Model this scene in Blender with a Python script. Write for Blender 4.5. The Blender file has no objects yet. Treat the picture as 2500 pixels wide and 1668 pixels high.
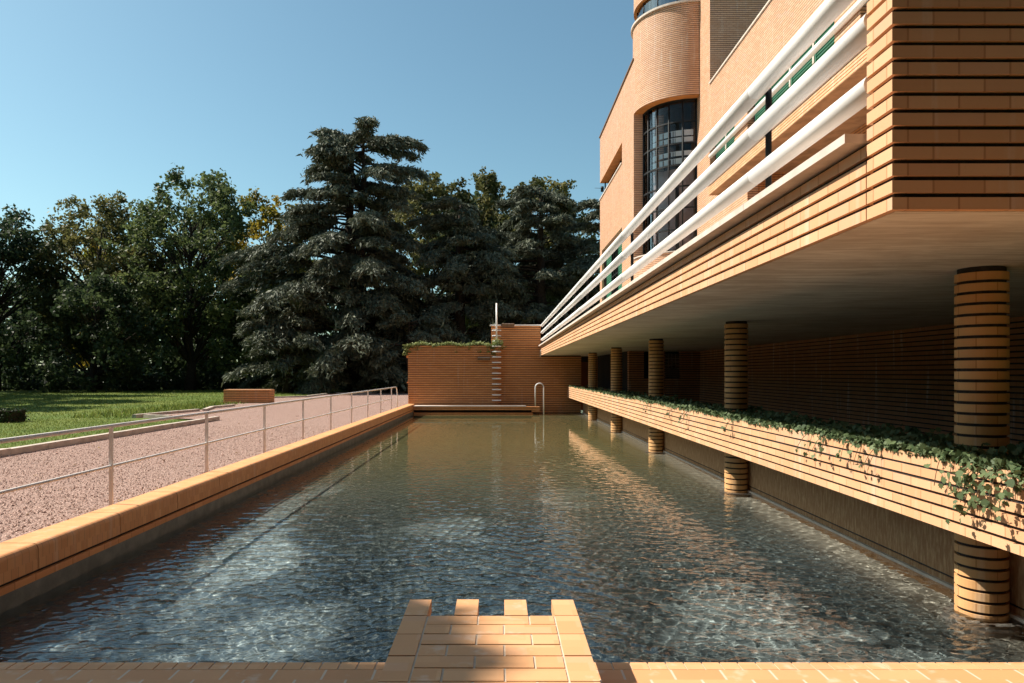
import bpy, math, random
import numpy as np
from mathutils import Vector

R = math.radians
PI = math.pi
SC = bpy.context.scene
COL = SC.collection
CC = 0.0814            # height of one brick course with its joint
BL = 0.247             # length of one brick with its joint
EYE = 1.8              # camera height above the water (water is z = 0)
F = 1725.0
SUN = Vector((-0.98, 0.21, 1.07)).normalized()
rng = np.random.default_rng(7)
random.seed(7)

# ------------------------------------------------------------------ materials
def new_mat(name):
    m = bpy.data.materials.new(name); m.use_nodes = True
    nt = m.node_tree; nt.nodes.clear()
    out = nt.nodes.new('ShaderNodeOutputMaterial')
    return m, nt, out

class N:
    """tiny helper for building node trees"""
    def __init__(s, nt): s.nt = nt
    def node(s, kind, **kw):
        n = s.nt.nodes.new(kind)
        for k, v in kw.items(): setattr(n, k, v)
        return n
    def put(s, sock, v):
        if isinstance(v, bpy.types.NodeSocket): s.nt.links.new(v, sock)
        elif v is not None:
            if isinstance(v, (tuple, list)) and len(v) == 3 and sock.type == 'RGBA': v = (*v, 1)
            sock.default_value = v
    def math(s, op, a, b=None, c=None, clamp=False):
        n = s.node('ShaderNodeMath', operation=op); n.use_clamp = clamp
        for i, v in enumerate((a, b, c)):
            if v is not None: s.put(n.inputs[i], v)
        return n.outputs[0]
    def mix(s, f, a, b, mode='MIX'):
        n = s.node('ShaderNodeMix', data_type='RGBA', blend_type=mode)
        s.put(n.inputs[0], f); s.put(n.inputs[6], a); s.put(n.inputs[7], b)
        return n.outputs[2]
    def noise(s, vec, scale, detail=3, rough=0.55, dist=0.0):
        n = s.node('ShaderNodeTexNoise')
        s.put(n.inputs['Vector'], vec); n.inputs['Scale'].default_value = scale
        n.inputs['Detail'].default_value = detail; n.inputs['Roughness'].default_value = rough
        n.inputs['Distortion'].default_value = dist
        return n.outputs[0]
    def ramp(s, f, lo, hi, a=0.0, b=1.0):
        n = s.node('ShaderNodeMapRange'); n.interpolation_type = 'SMOOTHSTEP'
        s.put(n.inputs[0], f); s.put(n.inputs[1], lo); s.put(n.inputs[2], hi); s.put(n.inputs[3], a); s.put(n.inputs[4], b)
        return n.outputs[0]
    def scalev(s, vec, v):
        n = s.node('ShaderNodeVectorMath', operation='MULTIPLY')
        s.put(n.inputs[0], vec); n.inputs[1].default_value = v
        return n.outputs[0]
    def bump(s, h, strength, dist, nrm=None):
        n = s.node('ShaderNodeBump'); n.inputs['Strength'].default_value = strength
        n.inputs['Distance'].default_value = dist; s.put(n.inputs['Height'], h)
        if nrm is not None: s.put(n.inputs['Normal'], nrm)
        return n.outputs[0]
    def bsdf(s, out, col, rough=0.6, nrm=None, spec=0.3, metal=0.0):
        n = s.node('ShaderNodeBsdfPrincipled')
        s.put(n.inputs['Base Color'], col); s.put(n.inputs['Roughness'], rough)
        n.inputs['Specular IOR Level'].default_value = spec; n.inputs['Metallic'].default_value = metal
        if nrm is not None: s.put(n.inputs['Normal'], nrm)
        s.nt.links.new(n.outputs[0], out.inputs[0])
        return n

def geo_pos(n):
    return n.node('ShaderNodeNewGeometry').outputs['Position']

def brick_mat(name, base, striped, joint=0.2, vj=0.010, dark=(0.055, 0.05, 0.05), wear=1.0, rowh=CC, length=BL, vcol=None, rough=0.62):
    m, nt, out = new_mat(name); n = N(nt)
    uv = n.node('ShaderNodeUVMap').outputs[0]
    sp = n.node('ShaderNodeSeparateXYZ'); n.put(sp.inputs[0], uv)
    u, v = sp.outputs[0], sp.outputs[1]
    vr = n.math('DIVIDE', v, rowh)
    row = n.math('FLOOR', vr)
    fv = n.math('FRACT', vr)
    off = n.math('MULTIPLY', n.math('MODULO', n.math('ABSOLUTE', row), 2.0), 0.5)
    ur = n.math('ADD', n.math('DIVIDE', u, length), off)
    fu = n.math('FRACT', ur)
    cell = n.node('ShaderNodeCombineXYZ'); n.put(cell.inputs[0], n.math('FLOOR', ur)); n.put(cell.inputs[1], row)
    wn = n.node('ShaderNodeTexWhiteNoise', noise_dimensions='2D'); n.put(wn.inputs[0], cell.outputs[0])
    rnd = wn.outputs[0]
    pos = geo_pos(n)
    big = n.noise(pos, 0.9, 4, 0.6)
    fine = n.noise(pos, 60, 3, 0.7)
    streak = n.noise(n.scalev(pos, (7, 7, 0.5)), 1.0, 3, 0.6)
    b = base
    c = n.mix(n.math('MULTIPLY', rnd, 0.9), b, (b[0] * 0.84, b[1] * 0.75, b[2] * 0.66))
    c = n.mix(n.ramp(rnd, 0.8, 1.0, 0, 0.45), c, (b[0] * 1.02, b[1] * 1.1, b[2] * 1.35))
    c = n.mix(n.math('MULTIPLY', n.ramp(big, 0.45, 0.75), 0.28 * wear), c, (b[0] * 0.66, b[1] * 0.6, b[2] * 0.58))
    c = n.mix(n.math('MULTIPLY', n.ramp(streak, 0.56, 0.72), 0.36 * wear), c, (0.72, 0.62, 0.52))
    c = n.mix(n.math('MULTIPLY', n.ramp(fine, 0.5, 0.8), 0.12), c, (b[0] * 0.6, b[1] * 0.55, b[2] * 0.5))
    vmask = n.math('LESS_THAN', n.math('ABSOLUTE', n.math('SUBTRACT', fu, 0.5)), 0.5 - vj / length * 0.5)
    vm = n.math('SUBTRACT', 1.0, vmask)
    vc = vcol or (b[0] * 0.62, b[1] * 0.5, b[2] * 0.42)
    c = n.mix(n.math('MULTIPLY', vm, 0.8), c, vc)
    h = n.math('SUBTRACT', n.math('MULTIPLY', fine, 0.12), n.math('MULTIPLY', vm, 0.35))
    if striped:
        hm = n.math('LESS_THAN', fv, joint)
        c = n.mix(hm, c, dark)
        h = n.math('SUBTRACT', h, hm)
        nrm = n.bump(h, 0.9, 0.012)
    else:
        nrm = n.bump(h, 0.5, 0.004)
    n.bsdf(out, c, rough, nrm, 0.25)
    return m

YB = (0.72, 0.425, 0.245)
M = {}
M['brick'] = brick_mat('yellow_brick', YB, False)
M['brick_red'] = brick_mat('orange_brick', (0.72, 0.335, 0.14), False, wear=.45)
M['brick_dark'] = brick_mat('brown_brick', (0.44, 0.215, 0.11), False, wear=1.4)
M['brick_far'] = brick_mat('yellow_brick_wall', (0.67, 0.405, 0.26), True, joint=0.23, dark=(0.085, 0.042, 0.025))
M['brick_plain'] = brick_mat('smooth_yellow_brick', (0.60, 0.315, 0.115), False, wear=1.6)
M['paver'] = brick_mat('paver_brick', (0.68, 0.355, 0.175), False, vj=0.012, rowh=0.12, length=0.25, vcol=(0.62, 0.52, 0.42))
M['block'] = brick_mat('platform_brick', (0.70, 0.385, 0.195), False, vj=0.0)

def simple(name, col, rough=0.6, var=0.15, scale=3.0, spec=0.3, metal=0.0, bump=0.0, bscale=60):
    m, nt, out = new_mat(name); n = N(nt)
    pos = geo_pos(n)
    f = n.ramp(n.noise(pos, scale, 5, 0.6), 0.3, 0.7)
    c = n.mix(n.math('MULTIPLY', f, 1.0), col, tuple(x * (1 - var) for x in col))
    nrm = n.bump(n.noise(pos, bscale, 3), 0.6, bump) if bump else None
    n.bsdf(out, c, rough, nrm, spec, metal)
    return m

M['mortar'] = simple('dark_mortar', (0.055, 0.05, 0.052), 0.9, 0.4, 20, 0.1)
M['pale_mortar'] = simple('pale_mortar', (0.60, 0.49, 0.38), 0.9, 0.2, 20, 0.1, bump=0.002)
M['white'] = simple('white_paint', (0.88, 0.87, 0.86), 0.35, 0.07, 3.5, 0.5)
M['white_rail'] = simple('worn_white_paint', (0.88, 0.83, 0.80), 0.4, 0.14, 9, 0.5)
M['stone'] = simple('pale_coping_stone', (0.66, 0.57, 0.50), 0.8, 0.22, 5, 0.2, bump=0.002)
M['kerb'] = simple('pale_kerb_stone', (0.58, 0.49, 0.42), 0.85, 0.3, 4, 0.2, bump=0.003)
M['black'] = simple('black_metal', (0.014, 0.016, 0.018), 0.6, 0.2, 8, 0.25)
M['bronze'] = simple('dark_bronze', (0.22, 0.12, 0.06), 0.5, 0.3, 12, 0.4)
M['green'] = simple('green_paint', (0.055, 0.20, 0.125), 0.45, 0.2, 3, 0.4)
M['orange_soffit'] = simple('orange_plaster', (0.55, 0.23, 0.07), 0.7, 0.25, 2.5, 0.2)
M['brown_soffit'] = simple('brown_plaster', (0.42, 0.23, 0.12), 0.8, 0.35, 2.5, 0.15)
M['curtain'] = simple('mauve_curtain', (0.36, 0.28, 0.27), 0.9, 0.3, 1.2, 0.1)
M['sky_stripe'] = simple('white_sky_stripe', (0.80, 0.84, 0.86), 0.6, 0.1, 2, 0.3)
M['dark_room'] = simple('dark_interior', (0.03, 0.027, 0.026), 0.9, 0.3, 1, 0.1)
M['bark'] = simple('grey_bark', (0.055, 0.043, 0.034), 0.95, 0.5, 6, 0.1, bump=0.02, bscale=18)
M['earth'] = simple('dark_earth', (0.05, 0.04, 0.028), 0.95, 0.4, 5, 0.1, bump=0.01)
M['concrete'] = simple('grey_concrete', (0.30, 0.27, 0.24), 0.9, 0.3, 2, 0.15, bump=0.002)
M['tile'] = simple('red_roof_tile', (0.30, 0.13, 0.09), 0.8, 0.3, 6, 0.2)

def board_soffit():
    m, nt, out = new_mat('board_marked_concrete'); n = N(nt)
    pos = geo_pos(n)
    st = n.noise(n.scalev(pos, (0.9, 6.0, 1.0)), 1.0, 6, 0.7, 0.9)
    st2 = n.noise(n.scalev(pos, (2.6, 22.0, 1.0)), 1.0, 5, 0.75, 0.6)
    big = n.noise(pos, 0.8, 5, 0.65, 0.8)
    c = n.mix(n.ramp(st, 0.3, 0.75), (0.52, 0.475, 0.42), (0.86, 0.82, 0.76))
    c = n.mix(n.math('MULTIPLY', n.ramp(st2, 0.52, 0.68), 0.6), c, (0.88, 0.86, 0.82))
    c = n.mix(n.math('MULTIPLY', n.ramp(big, 0.4, 0.7), 0.4), c, (0.40, 0.31, 0.24))
    n.bsdf(out, c, 0.8, n.bump(n.math('ADD', st, n.math('MULTIPLY', st2, 0.4)), 0.6, 0.006), 0.2)
    return m
M['soffit'] = board_soffit()

def roughcast():
    m, nt, out = new_mat('brown_render'); n = N(nt)
    pos = geo_pos(n)
    f = n.noise(n.scalev(pos, (30, 30, 6)), 1.0, 4, 0.7)
    c = n.mix(n.ramp(f, 0.4, 0.72), (0.40, 0.21, 0.105), (0.62, 0.40, 0.22))
    n.bsdf(out, c, 0.85, n.bump(f, 0.8, 0.01), 0.2)
    return m
M['roughcast'] = roughcast()

def gravel():
    m, nt, out = new_mat('pink_gravel'); n = N(nt)
    pos = geo_pos(n)
    vo = n.node('ShaderNodeTexVoronoi'); n.put(vo.inputs['Vector'], pos); vo.inputs['Scale'].default_value = 52
    vo2 = n.node('ShaderNodeTexVoronoi'); n.put(vo2.inputs['Vector'], pos); vo2.inputs['Scale'].default_value = 75
    sp = n.node('ShaderNodeSeparateColor'); n.put(sp.inputs[0], vo.outputs['Color'])
    big = n.noise(pos, 0.35, 4, 0.6)
    c = n.mix(sp.outputs[0], (0.33, 0.185, 0.150), (0.63, 0.445, 0.375))
    c = n.mix(n.ramp(sp.outputs[1], 0.82, 0.9, 0, 0.8), c, (0.20, 0.13, 0.115))
    c = n.mix(n.ramp(vo.outputs['Distance'], 0.38, 0.75, 0, 0.75), c, (0.10, 0.065, 0.055))
    c = n.mix(n.math('MULTIPLY', n.ramp(big, 0.4, 0.7), 0.3), c, (0.36, 0.25, 0.21))
    h = n.math('SUBTRACT', n.math('MULTIPLY', sp.outputs[2], 0.5), vo.outputs['Distance'])
    h = n.math('SUBTRACT', h, n.math('MULTIPLY', vo2.outputs['Distance'], 0.4))
    n.bsdf(out, c, 0.9, n.bump(h, 0.9, 0.018), 0.15)
    return m
M['gravel'] = gravel()

def lawn():
    m, nt, out = new_mat('lawn_grass'); n = N(nt)
    pos = geo_pos(n)
    a = n.noise(pos, 0.25, 4, 0.6); b = n.noise(n.scalev(pos, (1, 0.5, 1)), 5, 4, 0.7); d = n.noise(pos, 28, 3, 0.7)
    c = n.mix(n.ramp(a, 0.35, 0.68), (0.085, 0.140, 0.024), (0.165, 0.195, 0.042))
    c = n.mix(n.math('MULTIPLY', n.ramp(b, 0.45, 0.75), 0.7), c, (0.16, 0.185, 0.045))
    c = n.mix(n.math('MULTIPLY', n.ramp(d, 0.5, 0.75), 0.6), c, (0.028, 0.06, 0.010))
    n.bsdf(out, c, 0.85, n.bump(n.math('ADD', b, d), 0.8, 0.05), 0.15)
    return m
M['lawn'] = lawn()

def pool_floor_mat():
    m, nt, out = new_mat('stained_pool_floor_painted_light'); n = N(nt)
    pos = geo_pos(n)
    sp = n.node('ShaderNodeSeparateXYZ'); n.put(sp.inputs[0], pos)
    a = n.noise(n.scalev(pos, (0.6, 0.32, 1)), 1.0, 3, 0.5, 0.3)
    b = n.noise(n.scalev(pos, (1.0, 0.62, 1)), 0.85, 2, 0.45, 0.35)
    d = n.noise(pos, 7, 4, 0.65, 0.6)
    e = n.noise(pos, 38, 3, 0.7)
    far = n.ramp(sp.outputs[1], 6.5, 20.0)
    c = n.mix(n.ramp(a, 0.35, 0.65), (0.030, 0.047, 0.058), (0.068, 0.090, 0.096))
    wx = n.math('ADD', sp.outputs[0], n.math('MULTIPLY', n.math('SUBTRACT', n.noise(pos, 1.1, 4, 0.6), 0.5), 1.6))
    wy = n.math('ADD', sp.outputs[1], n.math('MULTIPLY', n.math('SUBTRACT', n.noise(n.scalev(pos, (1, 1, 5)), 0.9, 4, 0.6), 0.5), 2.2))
    pale = None  # sunlit patches painted into the floor colour as soft pale blobs
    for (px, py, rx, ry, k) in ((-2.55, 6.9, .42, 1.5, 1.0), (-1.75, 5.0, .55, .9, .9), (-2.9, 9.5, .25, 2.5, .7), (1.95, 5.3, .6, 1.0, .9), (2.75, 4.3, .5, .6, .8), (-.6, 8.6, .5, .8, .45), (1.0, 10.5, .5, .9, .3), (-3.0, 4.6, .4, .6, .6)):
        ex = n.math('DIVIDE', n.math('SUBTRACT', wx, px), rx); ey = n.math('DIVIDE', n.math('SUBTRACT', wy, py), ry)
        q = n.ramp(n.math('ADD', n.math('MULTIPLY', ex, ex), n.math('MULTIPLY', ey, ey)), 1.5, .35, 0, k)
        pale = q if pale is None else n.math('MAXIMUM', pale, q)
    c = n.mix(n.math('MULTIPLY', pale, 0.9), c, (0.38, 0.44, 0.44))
    e2 = n.noise(n.scalev(pos, (1, .8, 1)), 21, 4, 0.75, 1.2)  # bright and dark speckle painted in for the glints of rippled light
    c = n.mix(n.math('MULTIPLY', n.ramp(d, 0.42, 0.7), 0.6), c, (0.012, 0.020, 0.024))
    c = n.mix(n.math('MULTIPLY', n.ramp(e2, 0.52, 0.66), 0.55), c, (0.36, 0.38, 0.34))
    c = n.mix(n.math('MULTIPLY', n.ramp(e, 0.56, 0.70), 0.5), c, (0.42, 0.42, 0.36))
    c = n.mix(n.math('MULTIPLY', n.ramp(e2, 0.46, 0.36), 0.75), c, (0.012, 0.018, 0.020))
    fc = n.mix(n.ramp(d, 0.35, 0.7), (0.21, 0.175, 0.062), (0.35, 0.295, 0.125))  # far floor tone, warmed in colour for the reflection of the wall
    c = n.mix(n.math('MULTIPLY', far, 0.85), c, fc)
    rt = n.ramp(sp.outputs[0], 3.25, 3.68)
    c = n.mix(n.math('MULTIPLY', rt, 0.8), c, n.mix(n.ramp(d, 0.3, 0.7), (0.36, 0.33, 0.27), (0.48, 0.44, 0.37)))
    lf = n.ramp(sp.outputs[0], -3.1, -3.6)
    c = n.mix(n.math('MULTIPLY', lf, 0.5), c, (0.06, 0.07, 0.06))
    n.bsdf(out, c, 0.8, n.bump(n.math('ADD', b, d), 0.4, 0.02), 0.2)
    return m
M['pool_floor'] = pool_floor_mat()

def water_mat():
    m, nt, out = new_mat('rippled_water'); n = N(nt)
    fr = n.node('ShaderNodeFresnel'); fr.inputs[0].default_value = 1.333
    gl = n.node('ShaderNodeBsdfGlossy'); gl.inputs['Roughness'].default_value = 0.0
    gl.inputs['Color'].default_value = (1, 1, 1, 1)
    rf = n.node('ShaderNodeBsdfRefraction'); rf.inputs['IOR'].default_value = 1.333; rf.inputs['Roughness'].default_value = 0.0
    rf.inputs['Color'].default_value = (0.94, 0.97, 0.97, 1)
    m2 = n.node('ShaderNodeMixShader'); n.put(m2.inputs[0], fr.outputs[0])
    tr = n.node('ShaderNodeBsdfTransparent'); tr.inputs[0].default_value = (0.94, 0.97, 0.97, 1)
    mx = n.node('ShaderNodeMixShader'); mx.inputs[0].default_value = 0.12
    nt.links.new(rf.outputs[0], mx.inputs[1]); nt.links.new(tr.outputs[0], mx.inputs[2])
    nt.links.new(mx.outputs[0], m2.inputs[1]); nt.links.new(gl.outputs[0], m2.inputs[2])
    nt.links.new(m2.outputs[0], out.inputs[0])
    return m
M['water'] = water_mat()

def glass_mat(name, tint, refl=0.12):
    m, nt, out = new_mat(name); n = N(nt)
    fr = n.node('ShaderNodeFresnel'); fr.inputs[0].default_value = 1.28
    f = n.math('ADD', fr.outputs[0], refl, clamp=True)
    gl = n.node('ShaderNodeBsdfGlossy'); gl.inputs['Roughness'].default_value = 0.01
    tr = n.node('ShaderNodeBsdfTransparent'); tr.inputs[0].default_value = (*tint, 1)
    mx = n.node('ShaderNodeMixShader'); n.put(mx.inputs[0], f)
    nt.links.new(tr.outputs[0], mx.inputs[1]); nt.links.new(gl.outputs[0], mx.inputs[2])
    nt.links.new(mx.outputs[0], out.inputs[0])
    return m
M['glass'] = glass_mat('window_glass', (0.97, 0.98, 0.99), 0.0)
M['sky_glass'] = glass_mat('lantern_glass', (0.5, 0.55, 0.6), 0.25)

def leaf_mat(name, a, b, trans=0.35, rough=0.55):
    m, nt, out = new_mat(name); n = N(nt)
    at = n.node('ShaderNodeAttribute', attribute_name='tint')
    sp = n.node('ShaderNodeSeparateColor'); n.put(sp.inputs[0], at.outputs['Color'])
    c = n.mix(sp.outputs[0], a, b)
    p = n.node('ShaderNodeBsdfPrincipled'); n.put(p.inputs['Base Color'], c)
    p.inputs['Roughness'].default_value = rough; p.inputs['Specular IOR Level'].default_value = 0.22
    t = n.node('ShaderNodeBsdfTranslucent'); n.put(t.inputs[0], c)
    mx = n.node('ShaderNodeMixShader'); mx.inputs[0].default_value = trans
    nt.links.new(p.outputs[0], mx.inputs[1]); nt.links.new(t.outputs[0], mx.inputs[2])
    nt.links.new(mx.outputs[0], out.inputs[0])
    return m
M['leaf_green'] = leaf_mat('green_leaves', (0.046, 0.070, 0.025), (0.175, 0.210, 0.075), 0.42)
M['leaf_dark'] = leaf_mat('dark_green_leaves', (0.024, 0.042, 0.020), (0.090, 0.122, 0.048), 0.38)
M['leaf_yellow'] = leaf_mat('yellowing_leaves', (0.075, 0.095, 0.015), (0.36, 0.25, 0.030), 0.5)
M['leaf_olive'] = leaf_mat('olive_leaves', (0.060, 0.070, 0.025), (0.20, 0.18, 0.06), 0.42)
M['needle'] = leaf_mat('cedar_needles', (0.042, 0.054, 0.036), (0.185, 0.200, 0.138), 0.15, 0.6)
M['ivy'] = leaf_mat('ivy_leaves', (0.034, 0.066, 0.026), (0.16, 0.21, 0.10), 0.22, 0.55)
M['ivy_pale'] = leaf_mat('pale_creeper_leaves', (0.10, 0.14, 0.04), (0.30, 0.33, 0.12), 0.35)
M['grass'] = leaf_mat('grass_blades', (0.08, 0.135, 0.022), (0.215, 0.24, 0.06), 0.4)
M['box'] = leaf_mat('box_leaves', (0.014, 0.032, 0.010), (0.04, 0.07, 0.02), 0.2)

# ------------------------------------------------------------------ mesh helpers
class MB:
    def __init__(s): s.v = []; s.f = []; s.m = []; s.uv = []; s.sm = []; s.zo = 0.0
    def quad(s, pts, mi=0, uv=None, smooth=False):
        b = len(s.v); s.v.extend(tuple(p) for p in pts); s.f.append(tuple(range(b, b + len(pts)))); s.m.append(mi); s.sm.append(smooth)
        if uv is None:
            p0, p1, p2 = Vector(pts[0]), Vector(pts[1]), Vector(pts[2])
            nn = (p1 - p0).cross(p2 - p0)
            ax, ay, az = abs(nn.x), abs(nn.y), abs(nn.z)
            if az >= ax and az >= ay: uv = [(p[0], p[1]) for p in pts]
            elif ax >= ay: uv = [(p[1], p[2] - s.zo) for p in pts]
            else: uv = [(p[0], p[2] - s.zo) for p in pts]
        s.uv.append(uv)
    def box(s, x0, x1, y0, y1, z0, z1, mi=0, skip=''):
        a = [(x0, y0, z0), (x1, y0, z0), (x1, y1, z0), (x0, y1, z0), (x0, y0, z1), (x1, y0, z1), (x1, y1, z1), (x0, y1, z1)]
        fs = {'d': (0, 3, 2, 1), 'u': (4, 5, 6, 7), 'f': (0, 1, 5, 4), 'r': (1, 2, 6, 5), 'b': (2, 3, 7, 6), 'l': (3, 0, 4, 7)}
        for k, q in fs.items():
            if k not in skip: s.quad([a[i] for i in q], mi)
    def arc_wall(s, cx, cy, r0, r1, a0, a1, z0, z1, n, mi=0, ulen=None, mtop=None, mbot=None):
        """curved wall between radii; angle measured as (-cos, -sin) so 0 = -X and 90 deg = -Y"""
        P = lambda r, a, z: (cx - r * math.cos(a), cy - r * math.sin(a), z)
        for i in range(n):
            t0 = a0 + (a1 - a0) * i / n; t1 = a0 + (a1 - a0) * (i + 1) / n
            ru = ulen or r1
            u0, u1 = t0 * ru, t1 * ru
            zz0, zz1 = z0 - s.zo, z1 - s.zo
            s.quad([P(r1, t0, z0), P(r1, t1, z0), P(r1, t1, z1), P(r1, t0, z1)], mi, [(u0, zz0), (u1, zz0), (u1, zz1), (u0, zz1)], True)
            s.quad([P(r0, t1, z0), P(r0, t0, z0), P(r0, t0, z1), P(r0, t1, z1)], mi, [(u1, zz0), (u0, zz0), (u0, zz1), (u1, zz1)], True)
            s.quad([P(r0, t0, z1), P(r1, t0, z1), P(r1, t1, z1), P(r0, t1, z1)], mi if mtop is None else mtop)
            s.quad([P(r1, t0, z0), P(r0, t0, z0), P(r0, t1, z0), P(r1, t1, z0)], mi if mbot is None else mbot)
        if abs(abs(a1 - a0) - 2 * PI) > 1e-3:
            for t, fl in ((a0, 1), (a1, 0)):
                q = [P(r0, t, z0), P(r1, t, z0), P(r1, t, z1), P(r0, t, z1)]
                s.quad(q if fl else q[::-1], mi)
    def tube(s, pts, r, n=10, mi=0, cap=True, smooth=True):
        pts = [Vector(p) for p in pts]
        rs = r if isinstance(r, (list, tuple)) else [r] * len(pts)
        base = len(s.v)
        up = Vector((0, 0, 1))
        prev = None
        for i, p in enumerate(pts):
            d = (pts[min(i + 1, len(pts) - 1)] - pts[max(i - 1, 0)]).normalized()
            if prev is None:
                ref = up if abs(d.z) < 0.9 else Vector((1, 0, 0))
                a = d.cross(ref).normalized()
            else:
                a = (prev - d * prev.dot(d)).normalized()
            prev = a
            b = d.cross(a)
            for k in range(n):
                t = 2 * PI * k / n
                s.v.append(tuple(p + (a * math.cos(t) + b * math.sin(t)) * rs[i]))
        for i in range(len(pts) - 1):
            for k in range(n):
                k2 = (k + 1) % n
                q = (base + i * n + k, base + i * n + k2, base + (i + 1) * n + k2, base + (i + 1) * n + k)
                s.f.append(q); s.m.append(mi); s.sm.append(smooth); s.uv.append([(0, 0)] * 4)
        if cap:
            s.f.append(tuple(base + k for k in range(n))[::-1]); s.m.append(mi); s.sm.append(False); s.uv.append([(0, 0)] * n)
            e = base + (len(pts) - 1) * n
            s.f.append(tuple(e + k for k in range(n))); s.m.append(mi); s.sm.append(False); s.uv.append([(0, 0)] * n)
    def courses(s, x0, x1, y0, y1, z0, n, d=0.022, joint=0.0225, first=True, mb=0, mm=1, top=True):
        """a wall of real courses with raked dark joints; starts with a brick at z0"""
        s.zo = z0
        z1 = z0 + n * CC - joint
        for k in range(n):
            s.box(x0, x1, y0, y1, z0 + k * CC, z0 + (k + 1) * CC - joint, mb)
        s.box(x0 + d, x1 - d, y0 + d, y1 - d, z0 + 0.005, z1 - 0.005, mm)
        return z1
    def build(s, name, mats, parent=None, loc=None):
        me = bpy.data.meshes.new(name)
        vv = s.v
        if loc is not None: vv = [(a - loc[0], b - loc[1], c - loc[2]) for a, b, c in s.v]
        me.from_pydata(vv, [], s.f)
        me.polygons.foreach_set('material_index', s.m)
        me.polygons.foreach_set('use_smooth', s.sm)
        ul = me.uv_layers.new(name='UVMap')
        flat = [c for f in s.uv for p in f for c in p]
        ul.data.foreach_set('uv', flat)
        for m in (mats if isinstance(mats, (list, tuple)) else [mats]): me.materials.append(m)
        me.update()
        return link(name, me, parent, loc)

def link(name, me, parent=None, loc=None):
    o = bpy.data.objects.new(name, me); COL.objects.link(o)
    if parent is not None: o.parent = parent
    if loc is not None: o.location = loc
    return o

def tag(o, label=None, cat=None, group=None, kind=None):
    if label: o['label'] = label
    if cat: o['category'] = cat
    if group: o['group'] = group
    if kind: o['kind'] = kind
    return o

def thing(name, label, cat, loc=(0, 0, 0), group=None):
    o = bpy.data.objects.new(name, None); COL.objects.link(o); o.location = loc
    o.empty_display_size = 0.2
    return tag(o, label, cat, group)

def part(name, mb, mats, root, mesh_loc=None):
    """a part built in world coordinates, parented to a thing standing at root.location"""
    L = Vector(root.location) if root is not None else Vector((0, 0, 0))
    r = root
    while r is not None and r.parent is not None:
        r = r.parent; L = L + Vector(r.location)
    s = mb
    s.v = [(a - L.x, b - L.y, c - L.z) for a, b, c in s.v]
    return s.build(name, mats, root)

def fast_mesh(name, verts, nper, mats, tint=None, parent=None, loc=None):
    """many separate n-gons from a (N*nper,3) array"""
    verts = np.asarray(verts, dtype=np.float32)
    if loc is not None: verts = verts - np.array(loc, dtype=np.float32)
    nv = len(verts); nf = nv // nper
    me = bpy.data.meshes.new(name)
    me.vertices.add(nv); me.vertices.foreach_set('co', verts.ravel())
    me.loops.add(nv); me.loops.foreach_set('vertex_index', np.arange(nv, dtype=np.int32))
    me.polygons.add(nf); me.polygons.foreach_set('loop_start', np.arange(0, nv, nper, dtype=np.int32))
    if tint is not None:
        at = me.attributes.new('tint', 'FLOAT_COLOR', 'POINT')
        t = np.repeat(np.asarray(tint, dtype=np.float32), nper)
        c = np.ones((nv, 4), dtype=np.float32); c[:, 0] = t; c[:, 1] = t; c[:, 2] = t
        at.data.foreach_set('color', c.ravel())
    for m in (mats if isinstance(mats, (list, tuple)) else [mats]): me.materials.append(m)
    me.update(); me.validate()
    return link(name, me, parent, None if parent is not None else loc)

# pixel (2500 x 1668 photograph) -> ground helpers, used only to read off real distances
def on_z(px, py, z):
    y = F * (EYE - z) / (py - 911.0)
    return ((px - 1217.0) / F * y, y)

# ------------------------------------------------------------------ camera, world, sun
cam = bpy.data.cameras.new('camera'); co = bpy.data.objects.new('camera', cam); COL.objects.link(co)
co.location = (0, 0, EYE); co.rotation_euler = (PI / 2, 0, 0)
cam.sensor_width = 36.0; cam.lens = F / 2500 * 36.0
cam.shift_x = -(1217 - 1250) / 2500.0
cam.shift_y = (911 - 834) / 2500.0
cam.clip_start = 0.05; cam.clip_end = 3000
SC.camera = co

w = bpy.data.worlds.new('World'); SC.world = w; w.use_nodes = True
nt = w.node_tree; nn = N(nt)
sky = nt.nodes.new('ShaderNodeTexSky'); sky.sky_type = 'NISHITA'; sky.sun_disc = False
el = math.asin(SUN.z); az = math.atan2(SUN.x, SUN.y)
sky.sun_elevation = el; sky.sun_rotation = az % (2 * PI)
sky.air_density = 1.0; sky.dust_density = 1.1; sky.ozone_density = 1.6; sky.altitude = 40
bg = nt.nodes['Background']
tinted = nn.mix(1.0, sky.outputs[0], (0.80, 1.0, 0.88), 'MULTIPLY')
nt.links.new(tinted, bg.inputs[0]); bg.inputs[1].default_value = 0.09

sl = bpy.data.lights.new('sun', 'SUN'); sl.energy = 4.9; sl.angle = R(0.53); sl.color = (1.0, 0.915, 0.79)
sl.cycles.is_caustics_light = True; sl.cycles.use_multiple_importance_sampling = False
so = bpy.data.objects.new('sun', sl); COL.objects.link(so); so.rotation_euler = SUN.to_track_quat('Z', 'Y').to_euler(); so.location = (-40, 10, 45)
SC.view_settings.view_transform = 'Standard'; SC.view_settings.look = 'None'; SC.view_settings.exposure = 0.82; SC.view_settings.gamma = 1.0
SC.view_settings.use_curve_mapping = False
SC.render.engine = 'CYCLES'
SC.cycles.max_bounces = 10; SC.cycles.transparent_max_bounces = 24; SC.cycles.diffuse_bounces = 5; SC.cycles.glossy_bounces = 5; SC.cycles.transmission_bounces = 6
SC.cycles.caustics_reflective = False; SC.cycles.caustics_refractive = True
SC.cycles.sample_clamp_indirect = 6
SC.cycles.use_denoising = True

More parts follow.
